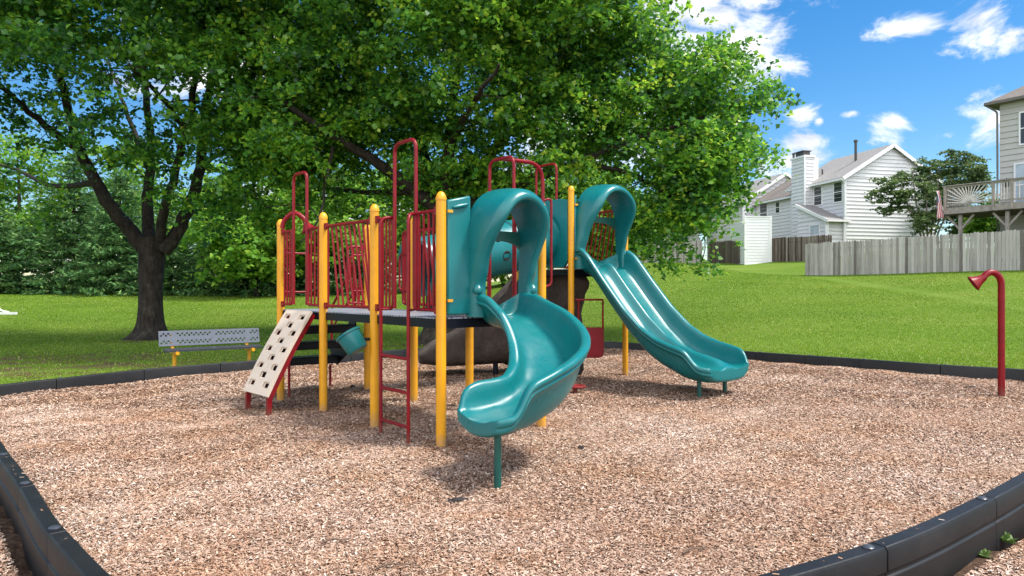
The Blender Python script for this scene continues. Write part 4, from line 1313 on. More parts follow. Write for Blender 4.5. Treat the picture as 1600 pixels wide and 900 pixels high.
def condB(p):
    px = 800+p[0]/p[1]*F; py = 450-(p[2]-HC)/p[1]*F
    edge = np.interp(py, [-300,-60,0,40,60,100,170,230,255,300,350,435,440], [1000,1020,1035,1045,1150,1195,1224,1220,1172,1160,1140,1120,0])
    if px > edge-14: return False
    if py > 405 and px < 960: return False
    if 470 < px < 580 and 270 < py < 360: return rng.random() < 0.25
    if 520 < px < 900 and py > 320: return rng.random() < 0.8
    return True
big_tree('maple_tree', 'huge spreading tree whose crown hangs over the slides and hides its own trunk', tb1,
    [tb1-UP*0.15, tb1+UP*0.5, V((-1.85,Y1,1.6)), V((-1.8,Y1,3.35))], [0.40,0.35,0.32,0.33], limbs1, lobesB, 1900, 118, 0.103, 23, -0.05, condB,
    shade_fn=lambda c: np.where(c[:,0] > 2.0, -0.05, np.clip(0.02+0.010*c[:,0], -0.05, 0.04)))

# --- background trees
def far_tree(label, x, y, h, wdt, seed, mat='leaf_far', size=0.26, n=170, per=60, name='shade_tree', group='leafy trees beyond the lawn', low=0.12):
    z = float(ground_z(x,y)); base = V((x,y,z))
    root = empty(name, base, label, 'tree', group)
    mb = MB()
    tp = [base-UP*0.2, base+UP*h*0.3, base+V((0.2,0,h*0.55)), base+V((0,0,h*0.85))]
    P = catmull(tp, 5); m = len(P); rs = [0.02*h*(1-k/(m-1))+0.03 for k in range(m)]
    mb.tube(P, rs, 9)
    lobes = [((x,y,z+h*0.58),(wdt*.8,wdt*.8,h*.40)), ((x-wdt*.4,y-wdt*.2,z+h*.42),(wdt*.6,wdt*.6,h*.28)), ((x+wdt*.45,y,z+h*.40),(wdt*.6,wdt*.6,h*.28)), ((x,y-wdt*.3,z+h*(low+.18)),(wdt*.75,wdt*.6,h*.18))]
    cs = sample_lobes(lobes, n, seed, -0.25, 0.3)
    connect_twigs(mb, cs, P[3:], rs[3:], 0.03, 8, 4, 2)
    mb.build('trunk', M['bark'], root, angle=60, recalc=False)
    g = np.random.default_rng(seed)
    co, q, rnd = leaf_cloud(cs, g.uniform(.7,1.35,len(cs))*wdt/4.2, per, size, seed, droop=0.15)
    link_mesh('crown', fast_mesh('crown', co, q, rnd), M[mat], root)

FT = [('bright green leafy tree left of the thick trunk, behind the pines', -27, 52, 12, 5.0), ('leafy tree at the far left edge behind the pines', -38, 54, 13, 5.5),
      ('sunlit yellow green tree right of the thick forked trunk', -14.5, 40, 8.5, 4.0), ('leafy tree behind the first yellow posts of the play set', -11, 44, 10, 4.6),
      ('leafy tree in the gap between the two big crowns', -6.0, 47, 11, 4.8), ('leafy tree seen through the red barrier bars', -2.2, 52, 8, 4.4),
      ('dark leafy tree behind the spiral slide hood', 3.0, 55, 9, 4.8), ('leafy tree behind the tall deck', 7.5, 60, 10, 5.0), ('low leafy tree behind the crawl tube', -0.6, 48, 5.5, 3.4), ('low leafy tree behind the gap under the double slide', 5.0, 50, 5.0, 3.2), ('leafy tree left of the white townhouses', 15.0, 66, 11, 5.0)]
for i, (lab, x, y, h, w) in enumerate(FT):
    far_tree(lab, x, y, h, w, 100+i, per=62 if i not in (2,) else 80)

def pine(label, x, y, h, wdt, seed):
    z = float(ground_z(x,y)); base = V((x,y,z))
    g = np.random.default_rng(seed)
    root = empty('pine_tree', base, label, 'tree', 'pines along the far edge of the lawn')
    mb = MB(); mb.tube([base-UP*0.2, base+UP*h*0.5, base+UP*h], [0.018*h, 0.011*h, 0.01], 8)
    C = []; D = []
    nl = int(h*2.4)
    for k in range(nl):
        f = (k+0.3)/nl; zz = h*(0.02+0.96*f); rr = wdt*(1-f)**0.75*(0.8+0.35*g.random())+0.15
        nb = int(6+7*(1-f))
        for j in range(nb):
            a = 2*math.pi*(j+g.random())/nb
            r = rr*(0.75+0.4*g.random())
            tip = np.array([x+math.cos(a)*r, y+math.sin(a)*r, z+zz-0.10*r+0.25*g.random()])
            root_ = np.array([x,y,z+zz])
            mb.tube([V(root_), V(lerp(V(root_),V(tip),.95))], [0.03,0.008], 3, caps=False)
            ns = max(3, int(r*3.6))
            for t in np.linspace(0.25, 1.0, ns):
                C.append(root_+(tip-root_)*t + g.normal(0,0.10,3)); D.append([math.cos(a), math.sin(a), 0.12])
    mb.build('trunk', M['bark'], root, angle=60, recalc=False)
    C = np.array(C); D = np.array(D); per = 11
    c = np.repeat(C, per, 0); d = np.repeat(D, per, 0)
    m = len(c)
    c = c + g.normal(0,1,(m,3))*np.array([.20,.20,.07])
    ax = d + g.normal(0,.45,(m,3)); ax /= np.linalg.norm(ax,axis=1,keepdims=True)
    nr = g.normal(0,.5,(m,3)); nr[:,2] += 1; sd = np.cross(nr, ax); sd /= np.linalg.norm(sd,axis=1,keepdims=True)
    Ln = (0.20+0.16*g.random(m))[:,None]; Wn = 0.045+0.03*g.random(m)[:,None]
    co = np.stack([c-ax*Ln*.4, c+sd*Wn, c+ax*Ln*.8, c-sd*Wn],1).reshape(-1,3)
    rnd = np.clip(g.normal(.45,.2,m)+np.repeat(g.normal(0,.12,len(C)),per),0,1)
    link_mesh('crown', fast_mesh('crown', co, np.arange(4*m).reshape(-1,4), rnd), M['needle'], root)
PN = [('pine at the left edge of the photo, low boughs touching the lawn', -32.5, 44, 6.2, 3.6), ('tall blue green pine just right of the left edge', -28.0, 45, 9.0, 3.8),
      ('pine halfway between the left edge and the thick trunk', -24.2, 43.5, 7.6, 3.4), ('pine directly left of the thick trunk', -20.6, 42.5, 5.6, 3.1),
      ('pine directly right of the thick trunk', -17.4, 42.0, 4.6, 2.7), ('low spreading pine above the bench backrest', -14.6, 42.0, 4.4, 2.8), ('low pine left of the first yellow post', -11.6, 42.0, 4.0, 2.7),
      ('low pine seen between the yellow posts of the climber', -8.6, 43.0, 3.8, 2.6), ('low pine behind the red slanted bars', -5.0, 44.5, 3.6, 2.6)]
for i, (lab, x, y, h, w) in enumerate(PN): pine(lab, x, y, h, w, 300+i)

# ------------------------------------------------------------------ fences
def fence(name, label, A, B, h, mat, seed, bw=0.14, postside=-1):
    A = V((*A,0)); B = V((*B,0)); d = (B-A).normalized(); Ln = (B-A).length; nn = V((d.y,-d.x,0))
    if nn.y > 0: nn = -nn
    root = empty(name, at(A, float(ground_z(A.x,A.y))), label, 'fence')
    g = random.Random(seed); mb = MB(); k = 0; x = 0
    while x < Ln-bw*0.5:
        p = A+d*(x+bw*0.5); z = float(ground_z(p.x,p.y)); hh = h+g.uniform(-.025,.035); off = g.uniform(-.006,.006)
        mb.cur = min(1,max(0,g.gauss(.5,.27) - (0.28 if x > Ln*0.72 and seed == 1 else 0)))
        w = bw*0.5-0.006; lean = g.uniform(-.008,.008)
        f = lambda c, e, zz: p + d*(c+lean*(zz-z)/h) + nn*(e+off) + UP*zz
        q = [f(-w,.0,z-.1+0.03*g.random()), f(w,.0,z-.1), f(w,-.02,z-.1), f(-w,-.02,z-.1)]
        t = [f(-w,.0,z+hh-.05), f(w,.0,z+hh-.05), f(w,-.02,z+hh-.05), f(-w,-.02,z+hh-.05)]
        e = [f(-w*.55,.0,z+hh), f(w*.55,.0,z+hh), f(w*.55,-.02,z+hh), f(-w*.55,-.02,z+hh)]
        mb.add(q+t+e, [(3,2,1,0),(0,1,5,4),(1,2,6,5),(2,3,7,6),(3,0,4,7),(4,5,9,8),(5,6,10,9),(6,7,11,10),(7,4,8,11),(8,9,10,11)])
        x += bw + 0.004
    mb.build('board_panel', M[mat], root, smooth=False, attr=True, recalc=False)
    np_ = max(2, int(Ln/2.4)+1)
    for i in range(np_):
        p = A + d*Ln*i/(np_-1) - nn*0.11; z = float(ground_z(p.x,p.y)); pb = MB()
        pb.cur = .45; w = .05
        pb.hexa([p+V((-w,-w,z-.3)), p+V((w,-w,z-.3)), p+V((w,w,z-.3)), p+V((-w,w,z-.3)), p+V((-w,-w,z+h-.05)), p+V((w,-w,z+h-.05)), p+V((w,w,z+h-.05)), p+V((-w,w,z+h-.05))])
        pb.build('post', M[mat], root, smooth=False, attr=True)
    for hh in (.35, h-.35):
        rb = MB(); rb.cur = .4; n = 6
        for i in range(n):
            a, b = A+d*Ln*i/n-nn*.04, A+d*Ln*(i+1)/n-nn*.04
            rb.bar(at(a,float(ground_z(a.x,a.y))+hh), at(b,float(ground_z(b.x,b.y))+hh), .035, .09)
        rb.build('rail', M[mat], root, smooth=False, attr=True)
    return root
fence('board_fence', 'long weathered grey board fence across the top of the right hand lawn', (16.5,39.6), (25.2,28.3), 1.80, 'board', 1)
fence('board_fence', 'dark brown board fence between white siding screen and lean-to', (18.4,50.2), (20.9,46.3), 1.68, 'board_dark', 2)
fence('board_fence', 'short dark fence left of the white siding screen, half hidden by leaves', (16.3,58.5), (16.45,51.0), 1.7, 'board_dark', 3)
fence('board_fence', 'distant pale fence glimpsed under the hanging branches', (8.5,60), (15.6,58), 1.9, 'board', 4)

# ------------------------------------------------------------------ houses
class Fr:
    def __init__(s, o, gx): s.o = V((*o,0)); s.x = V((*gx,0)).normalized(); s.y = V((-s.x.y, s.x.x, 0))
    def __call__(s, x, y, z): return s.o + s.x*x + s.y*y + UP*z

def siding(mb, P, x0, x1, z0, z1, course=0.26, lap=0.05, lim=None):
    """clapboard courses; P(x, out, z); lim(z) -> (x0,x1) for gables"""
    z = z0
    while z < z1-1e-3:
        zt = min(z+course, z1)
        a0, b0 = (x0,x1) if lim is None else lim(z); a1, b1 = (x0,x1) if lim is None else lim(zt)
        if b0-a0 < .02: break
        mb.add([P(a0,lap,z), P(b0,lap,z), P(b1,0.0,zt), P(a1,0.0,zt), P(a0,0,z), P(b0,0,z)], [(0,1,2,3),(4,5,1,0)])
        z = zt

def window(root, P, xc, zc, w, h, glass='glass', muntin=True, name='window'):
    mb = MB(); t = .075
    def bx(a,b,c,d,o0=.03,o1=.075): mb.hexa([P(a,o0,c),P(b,o0,c),P(b,o1,c),P(a,o1,c),P(a,o0,d),P(b,o0,d),P(b,o1,d),P(a,o1,d)])
    x0,x1,z0,z1 = xc-w/2,xc+w/2,zc-h/2,zc+h/2
    bx(x0-t,x1+t,z1,z1+t); bx(x0-t,x1+t,z0-t,z0); bx(x0-t,x0,z0,z1); bx(x1,x1+t,z0,z1)
    bx(x0,x1,zc-.025,zc+.025,.03,.066)
    o = mb.build(name, M['trim'], root, smooth=False)
    gb = MB(); gb.hexa([P(x0,.02,z0),P(x1,.02,z0),P(x1,.048,z0),P(x0,.048,z0),P(x0,.02,z1),P(x1,.02,z1),P(x1,.048,z1),P(x0,.048,z1)])
    gb.build('pane', M[glass], o, smooth=False)
    return o

def slab(mb, q, th=0.12):
    q = [V(p) for p in q]; n = (q[1]-q[0]).cross(q[3]-q[0]).normalized()
    if n.z < 0: n = -n
    mb.hexa([p-n*th for p in q]+q)

def gable_unit(root, fr, x0, x1, y0, y1, zb, ze, zr, roofmat, gable_front=True, ov=.35):
    """end gable on y0, ridge along y"""
    xm = (x0+x1)/2
    w = MB()
    if gable_front:
        Pf = lambda x,o,z: fr(x, y0-o, z)
        siding(w, Pf, x0, x1, zb, ze)
        siding(w, Pf, x0, x1, ze, zr-.02, lim=lambda z: (x0+(xm-x0)*(z-ze)/(zr-ze), x1-(x1-xm)*(z-ze)/(zr-ze)))
    Pl = lambda y,o,z: fr(x0-o, y, z)
    siding(w, Pl, y0, y1, zb, ze)
    w.hexa([fr(x0+.03,y0+.03,zb), fr(x1,y0+.03,zb), fr(x1,y1,zb), fr(x0+.03,y1,zb), fr(x0+.03,y0+.03,ze), fr(x1,y0+.03,ze), fr(x1,y1,ze), fr(x0+.03,y1,ze)])
    wl = w.build('wall', M['siding'], root, smooth=False, recalc=False)
    rf = MB(); sl = (zr-ze)/(xm-x0)
    slab(rf, [fr(x0-ov,y0-ov*.7,ze-ov*sl+.1), fr(x0-ov,y1+.1,ze-ov*sl+.1), fr(xm,y1+.1,zr+.1), fr(xm,y0-ov*.7,zr+.1)])
    slab(rf, [fr(x1+ov,y0-ov*.7,ze-ov*sl+.1), fr(x1+ov,y1+.1,ze-ov*sl+.1), fr(xm,y1+.1,zr+.1), fr(xm,y0-ov*.7,zr+.1)])
    ro = rf.build('roof', M[roofmat], root, smooth=False)
    tr = MB()
    for (xa, xb) in ((x0-ov, xm), (x1+ov, xm)):
        a = fr(xa,y0-ov*.7-.03,ze-ov*sl); b = fr(xb,y0-ov*.7-.03,zr)
        tr.bar(a, b, .05, .24)
    tr.bar(fr(x0-ov-.02,y0-ov*.7,ze-ov*sl-.02), fr(x0-ov-.02,y1+.1,ze-ov*sl-.02), .12, .14)
    tr.bar(fr(x0-.05,y0-.05,zb), fr(x0-.05,y0-.05,ze), .16, .16)
    tr.build('trim', M['trim'], root, smooth=False)
    return wl, ro

fr1 = Fr((22.7,48.0), (0.97,0.24))
H1 = empty('townhouse', fr1(0,0,2.9), 'white gabled end townhouse with tall siding clad chimney', 'house', 'white townhouses behind the fences')
w1, r1 = gable_unit(H1, fr1, 0, 7.5, 0, 5.9, 2.4, 9.0, 11.25, 'shingle')
PL = lambda y,o,z: fr1(-o, y, z)
window(H1, PL, 0.62, 8.0, 0.8, 1.35); window(H1, PL, 2.72, 8.0, 0.8, 1.3)
ch = MB()
cx0,cx1,cy0,cy1 = -.75, .02, 3.25, 4.75
siding(ch, lambda x,o,z: fr1(x, cy0-o, z), cx0, cx1, 2.4, 10.85); siding(ch, lambda y,o,z: fr1(cx0-o, y, z), cy0, cy1, 2.4, 10.85)
ch.box(cx0+.02,cx1+.4,cy0+.02,cy1,2.4,10.85,fr1)
CH = ch.build('chimney', M['siding'], H1, smooth=False, recalc=False)
tc_ = MB(); tc_.box(cx0-.08,cx1+.08,cy0-.08,cy1+.08,10.86,11.0,fr1)
tc_.bar(fr1(cx0-.03,cy0-.03,2.4), fr1(cx0-.03,cy0-.03,10.86), .12, .12)
tc_.build('crown_trim', M['trim'], CH, smooth=False)
tc_ = MB(); tc_.box(cx0+.12,cx1-.1,cy0+.3,cy1-.3,11.0,11.34,fr1); tc_.box(cx0+.04,cx1-.02,cy0+.22,cy1-.22,11.34,11.40,fr1)
tc_.build('flue_cap', M['metal_dark'], CH, smooth=False)
# lean-to bump out beside the corner
bo_ = MB()
bx0, bx1, by0, by1 = -1.35, -.03, .15, 3.2
siding(bo_, lambda x,o,z: fr1(x, by0-o, z), bx0, bx1, 2.4, 6.1); siding(bo_, lambda y,o,z: fr1(bx0-o, y, z), by0, by1, 2.4, 6.1)
siding(bo_, lambda y,o,z: fr1(bx0-o, y, z), by0, by1, 6.1, 7.25, lim=lambda z: (by0+(by1-by0)*(z-6.1)/1.15, by1))
bo_.box(bx0+.03,bx1,by0+.03,by1,2.4,6.1,fr1)
BO = bo_.build('lean_to', M['siding'], H1, smooth=False, recalc=False)
lr = MB(); slab(lr, [fr1(bx0-.2,by0-.35,6.02), fr1(.35,by0-.35,6.02), fr1(.02,by1+.1,7.42), fr1(bx0-.2,by1+.1,7.42)], .1); lr.build('roof', M['shingle'], BO, smooth=False)
lt = MB(); lt.bar(fr1(bx0-.23,by0-.36,5.93), fr1(bx0-.23,by1,7.32), .05, .2); lt.bar(fr1(bx0-.2,by0-.38,5.93), fr1(.3,by0-.38,5.93), .05, .14)
lt.bar(fr1(bx0-.04,by0-.04,2.4), fr1(bx0-.04,by0-.04,6.0), .16, .16); lt.build('trim', M['trim'], BO, smooth=False)
window(BO, lambda y,o,z: fr1(bx0-o, y, z), 1.3, 5.05, 0.95, 1.35, 'glass_pale')
ds = MB(); ds.tube(fillet([fr1(-.42,-.2,8.72), fr1(-.12,-.14,8.55), fr1(-.12,-.14,6.3)], .1), .05, 8); ds.tube(fillet([fr1(bx0-.2,-.2,5.88), fr1(bx0+.02,-.0,5.7), fr1(bx0+.02,-.02,2.6)], .1), .05, 8); ds.build('downspout', M['trim'], H1)
vp = MB(); vp.tube([fr1(2.2,1.6,10.2), fr1(2.2,1.6,11.75)], .09, 10); vp.lathe(fr1(2.2,1.6,11.75), UP, [(.14,0),(.14,.12),(.02,.2)], 10); vp.build('vent_pipe', M['metal_dark'], r1)
vp = MB(); vp.tube([fr1(1.0,3.6,9.5), fr1(1.0,3.6,10.1)], .06, 8); vp.build('vent_pipe', M['metal_dark'], r1)

H2 = empty('townhouse', fr1(0.4,6,2.9), 'middle white townhouse with brown roof left of the chimney', 'house', 'white townhouses behind the fences')
w2, r2 = gable_unit(H2, fr1, 0.35, 7.5, 5.95, 11.0, 2.4, 8.55, 10.7, 'shingle_brown', gable_front=False)
P2_ = lambda y,o,z: fr1(.35-o, y, z)
window(H2, P2_, 9.9, 7.5, 0.95, 1.5); window(H2, P2_, 8.0, 7.75, .5, .85)
dk = MB(); dk.hexa([P2_(7.0,.05,3.0),P2_(9.4,.05,3.0),P2_(9.4,.07,3.0),P2_(7.0,.07,3.0),P2_(7.0,.05,5.35),P2_(9.4,.05,5.35),P2_(9.4,.07,5.35),P2_(7.0,.07,5.35)]); dk.build('porch_shade', M['hole'], H2, smooth=False)  # dark sheet on the wall, painted as the porch's shaded depth
vp = MB(); vp.tube([fr1(2.4,8.9,9.8), fr1(2.4,8.9,12.2)], .09, 10); vp.lathe(fr1(2.4,8.9,12.2), UP, [(.13,0),(.13,.1),(.02,.16)], 10); vp.build('vent_pipe', M['metal_dark'], r2)
H3 = empty('townhouse', fr1(-1,11,2.9), 'farthest white townhouse half hidden by the hanging leaves', 'house', 'white townhouses behind the fences')
gable_unit(H3, fr1, -.8, 7.0, 11.1, 17, 2.4, 8.6, 11.0, 'shingle')

# siding screen in front of the row
SS = empty('privacy_screen', (16.5,50,3.0), 'tall white vinyl siding privacy screen standing between dark fences', 'privacy screen')
frS = Fr((16.55,50.0), (1,0.02)); zb = 2.95
sb = MB()
siding(sb, lambda x,o,z: frS(x,-o,z), .06, 1.78, zb+.14, 6.4, .21, .025); siding(sb, lambda y,o,z: frS(-o,y,z), .06, 3.2, zb+.14, 6.1, .21, .025)
sb.box(.02,1.8,.02,.12,zb,6.4,frS); sb.box(.02,.12,.125,3.2,zb,6.1,frS)
sb.build('siding_panel', M['trim'], SS, smooth=False, recalc=False)
sb = MB(); sb.box(-.06,.06,-.06,.06,zb-.3,6.48,frS); sb.box(1.78,1.9,-.06,.06,zb-.3,6.48,frS); sb.box(.062,1.778,-.055,.05,6.40,6.47,frS); sb.box(.062,1.778,-.05,.05,zb,zb+.14,frS)
sb.build('corner_post', M['white_paint'], SS, smooth=False)

# the house at the right edge with its raised deck
fr2 = Fr((25.3,36.5), (0.54,-0.84))
HR = empty('house', fr2(0,0,2.6), 'tall beige sided house cut by the right edge, with raised wooden deck', 'house')
wb = MB(); PR = lambda x,o,z: fr2(x,-o,z)
siding(wb, PR, 0, 9, 2.2, 11.05, .30, .045)
wb.box(.02,9,.03,7,2.2,11.05,fr2)
WR = wb.build('wall', M['siding_tan'], HR, smooth=False, recalc=False)
rb = MB(); e = .45
A_,B_,C_,D_ = fr2(-e,-e,11.0), fr2(9+e,-e,11.0), fr2(9+e,7+e,11.0), fr2(-e,7+e,11.0); r0_, r1_ = fr2(3.6,3.5,13.6), fr2(5.4,3.5,13.6)
lowd = UP*-.14
rb.add([A_,B_,C_,D_,r0_,r1_]+[p+lowd for p in (A_,B_,C_,D_)], [(0,1,5,4),(1,2,5),(2,3,4,5),(3,0,4),(6,7,1,0),(7,8,2,1),(8,9,3,2),(9,6,0,3),(9,8,7,6)])
RRf = rb.build('roof', M['shingle_brown'], HR, smooth=False)
gt = MB(); gt.bar(fr2(-e-.06,-e-.06,10.92), fr2(9+e,-e-.06,10.92), .12, .14); gt.bar(fr2(-e-.06,-e,10.92), fr2(-e-.06,7+e,10.92), .12, .14)
gt.tube(fillet([fr2(-e,-e,10.84), fr2(-.08,-.12,10.5), fr2(-.05,-.1,2.6)], .15), .05, 8)
gt.build('gutter', M['gutter'], RRf)
window(HR, PR, 1.45, 9.45, 1.0, 1.55); window(HR, PR, 3.6, 9.45, 1.0, 1.55)
window(HR, PR, 1.25, 6.6, 1.05, 2.1, 'glass_pale', name='patio_door'); window(HR, PR, 2.5, 6.6, 1.05, 2.1, 'glass_pale', name='patio_door')
window(HR, PR, 1.45, 3.5, 1.1, 1.3)
lm = MB(); lm.lathe(fr2(.36,-.16,6.55), UP, [(.03,0),(.10,.05),(.12,.30),(.15,.32),(.02,.46)], 10); lm.bar(fr2(.36,-.05,6.8), fr2(.36,-.16,6.8), .03, .03); lm.build('wall_lamp', M['metal_dark'], HR)
# deck
dx0, dx1, dy0 = -1.3, 7.0, -2.95; zf = 5.42
db = MB(); db.box(dx0,dx1,dy0,-.06,zf-.06,zf,fr2); db.box(dx0+.06,dx1,dy0+.06,-.08,zf-.34,zf-.065,fr2)
DK = db.build('raised_deck', M['deckwood_dark'], HR, smooth=False)
fb_ = MB(); fb_.box(dx0-.03,dx1,dy0-.045,dy0-.005,zf-.3,zf+.01,fr2); fb_.box(dx0-.045,dx0-.005,dy0,-.06,zf-.3,zf+.01,fr2); fb_.build('fascia_board', M['deckwood'], DK, smooth=False)
rl = MB()
posts = [-1.25, 0.95, 1.75, 3.6, 5.4]
for x in posts: rl.box(x-.055,x+.055,dy0-.10,dy0-.05,zf-.28,zf+1.10,fr2)
rl.box(dx0-.06,dx1,dy0-.13,dy0+.03,zf+1.105,zf+1.15,fr2)
rl.box(dx0,dx1,dy0-.045,dy0,zf+.12,zf+.20,fr2); rl.box(dx0,dx1,dy0-.045,dy0,zf+1.0,zf+1.09,fr2)
rl.box(dx0-.06,dx0+.04,dy0+.04,-.1,zf+1.06,zf+1.10,fr2)
for k in range(14): rl.box(dx0-.02,dx0+.02,dy0+.2+.19*k,dy0+.24+.19*k,zf,zf+1.06,fr2)
rl.build('railing', M['deckwood'], DK, smooth=False)
sbm = MB()
c = (-.15, zf+.2)
for k in range(17):
    a = math.pi*(k+.5)/17; dxx, dzz = math.cos(a), math.sin(a)
    s = min((1.0 if dxx > 0 else 1.0)/max(abs(dxx),1e-3), .82/max(dzz,1e-3))
    sbm.bar(fr2(c[0]+.05*dxx,dy0-.025,c[1]+.05*dzz), fr2(c[0]+s*dxx,dy0-.025,c[1]+s*dzz), .025, .045)
for k in range(6):
    x = 1.02+.13*k; sbm.bar(fr2(x,dy0-.025,zf+.2), fr2(x,dy0-.025,zf+1.0), .035, .035)
    sbm.bar(fr2(1.01+.12*k,dy0-.02,zf+.22), fr2(1.10+.12*k,dy0-.02,zf+.5), .03, .03)
for k in range(26):
    x = 1.85+.2*k; sbm.bar(fr2(x,dy0-.025,zf+.2), fr2(x,dy0-.025,zf+1.0), .035, .035)
sbm.build('railing_slats', M['deckwhite'], DK, smooth=False)
for x in (-.65, 1.45, 4.6):
    pb = MB(); z0 = 2.2
    pb.bar(fr2(x,dy0+.25,z0), fr2(x,dy0+.25,zf-.35), .15, .15, V((fr2.y.x,fr2.y.y,0)))
    for s in (-1,1): pb.bar(fr2(x+.06*s,dy0+.25,zf-1.05), fr2(x+.62*s,dy0+.25,zf-.38), .09, .10, V((fr2.y.x,fr2.y.y,0)))
    pb.build('deck_post', M['deckwood'], DK, smooth=False)

# flag hanging from the deck corner
FL = empty('flag', fr2(dx0,dy0-.1,zf+.9), 'striped red and white flag hanging from the deck corner post', 'flag')
me = bpy.data.meshes.new('cloth'); nx_, nz_ = 12, 14
co = []; fs = []; uv = []
for j in range(nz_+1):
    for i in range(nx_+1):
        u, v = i/nx_, j/nz_
        x = dx0-.28+.42*u*(0.25+0.75*v)+.02*math.sin(v*5); z = zf+.85-1.35*v + .10*u*(1-v)
        co.append(fr2(x, dy0-.22+.07*math.sin(u*9+v*2.5), z)); uv.append((u,1-v))
for j in range(nz_):
    for i in range(nx_):
        a = j*(nx_+1)+i; fs.append((a,a+1,a+nx_+2,a+nx_+1))
me.from_pydata([tuple(p) for p in co], [], fs); ul = me.uv_layers.new(name='UVMap')
for lp in me.loops: ul.data[lp.index].uv = uv[lp.vertex_index]
me.polygons.foreach_set('use_smooth', [True]*len(fs))
o = link_mesh('cloth', me, M['flag'], FL); mdf = o.modifiers.new('thick','SOLIDIFY'); mdf.thickness = .006
mb = MB(); mb.tube([fr2(dx0+.02,dy0-.12,zf-.1), fr2(dx0-.30,dy0-.24,zf+.95)], .012, 8); mb.build('flagpole', M['white_paint'], FL)

# small multi stemmed tree beside the deck
def small_tree():
    base = V((25.2,42.5,float(ground_z(25.2,42.5))))
    root = empty('crape_myrtle', base, 'small olive green multi stemmed tree between the white gable and the deck', 'tree')
    lobes = [((23.2,42.0,7.3),(1.7,1.2,1.3)), ((22.6,42.0,6.2),(1.0,.9,.7)), ((24.3,42.3,8.3),(1.0,.9,.9)), ((26.8,42.5,8.5),(1.9,1.3,1.3)), ((25.4,42.4,6.2),(1.6,1.2,1.1)), ((27.9,42.4,7.5),(1.0,.9,.9)),((24.2,42.0,5.2),(1.2,1.0,.8))]
    cs = sample_lobes(lobes, 235, 77, -0.06, 1.0)
    mb = MB(); sk = []; skr = []
    for (x, z) in ((-1.9,4.2),(-1.2,5.0),(-.4,4.6),(.4,5.2),(1.2,4.8),(1.8,3.8)):
        P, r_ = limb_tube(mb, [base+V((x*.08,0,-.2)), base+V((x*.35,0,1.6)), base+V((x*.75,-.2,3.0)), base+V((x,-.3,z))], .07, .02, 7)
        sk += P[8:]; skr += r_[8:]
    connect_twigs(mb, cs, sk, skr, .014, 4, 3)
    mb.build('trunk', M['bark_pale'], root, recalc=False)
    g = np.random.default_rng(3)
    co, q, rnd = leaf_cloud(cs, g.uniform(.3,.52,len(cs)), 62, .12, 91, droop=.05, flat=.3)
    link_mesh('crown', fast_mesh('crown', co, q, rnd), M['leaf_olive'], root)
small_tree()
far_tree('bright green shrub seen under the deck between its posts', 29.5, 44, 3.6, 2.0, 501, 'leaf_far', .16, 60, 60, 'shrub', None)
far_tree('reddish shrub seen under the deck beside the house wall', 31.2, 42, 3.4, 1.6, 502, 'leaf_red', .16, 50, 60, 'shrub', None)
far_tree('dark green tree behind the deck railing', 30.5, 48, 6.6, 2.2, 503, 'leaf_olive', .18, 90, 60, 'shade_tree', None)

# distant house under the branches
frD = Fr((11.2,64), (1,.1))
HD = empty('house', frD(0,0,3.4), 'distant pale house glimpsed through the hanging branches', 'house')
gable_unit(HD, frD, 0, 6, 0, 6, 2.8, 6.6, 8.6, 'shingle_brown')
window(HD, lambda x,o,z: frD(x,-o,z), 1.8, 5.2, 1.0, 1.2)

# ------------------------------------------------------------------ small things
def chunk(px, py, sx, sy, sz, seed, label):
    Y = HC*F/(py-450); X = (px-800)/F*Y; z = float(mulch_z(X,Y))
    root = None
    bm = bmesh.new(); bmesh.ops.create_icosphere(bm, subdivisions=3, radius=1)
    for v in bm.verts:
        n_ = mnoise.noise(v.co*2.3+V((seed,0,0)))*.35 + mnoise.noise(v.co*6+V((seed,5,0)))*.18
        v.co = V((v.co.x*sx, v.co.y*sy, v.co.z*sz))*(1+n_)
    me = bpy.data.meshes.new('bark_chunk'); bm.to_mesh(me); bm.free()
    o = link_mesh('bark_chunk', me, M['chunk']); o.location = (X,Y,z+sz*.55); o.rotation_euler.z = seed
    tag(o, label, 'bark chunk', 'dark bark chunks lying in the wood chips')
chunk(714,773,.075,.03,.018,.5,'long dark bark chunk in the wood chips left of the spiral slide leg')
chunk(908,707,.035,.026,.02,1.7,'small round dark bark chunk right of the spiral slide')
chunk(551,608,.03,.028,.03,2.9,'dark bark lump between the yellow posts under the low deck')
chunk(707,637,.05,.022,.014,.2,'flat dark bark chunk right of the nearest yellow post, farther back')
chunk(1518,606,.07,.025,.014,.1,'dark bark piece in the wood chips left of the talk tube foot')
chunk(1290,595,.035,.022,.016,1.1,'tiny dark bark piece on the chips right of the double slide')

def twig(px, py, L_, ang, label, r=.006):
    Y = HC*F/(py-450); X = (px-800)/F*Y; z = float(mulch_z(X,Y))+.022
    d = V((math.cos(ang), math.sin(ang), 0))*L_/2; c = V((X,Y,z))
    mb = MB(); mb.tube(catmull([c-d, c-d*.3+V((0,.01,.008)), c+d*.3+V((.01,-.012,.004)), c+d], 4), [r*(1-.03*k) for k in range(13)], 6)
    o = mb.build('twig', M['twig']); tag(o, label, 'twig', 'twigs lying in the wood chips')
twig(1450,602,.34,.05,'dry twig on the chips near the far right lawn edge')
twig(525,848,.16,.5,'short twig in the foreground chips, left of the photo middle')
twig(620,888,.2,.35,'twig at the bottom edge of the chips')
twig(1085,857,.18,.6,'thin twig in the foreground chips right of the middle')
twig(105,699,.16,.2,'dark twig on the chips near the left border timbers')
twig(830,590,.22,-.1,'twig behind the spiral slide')

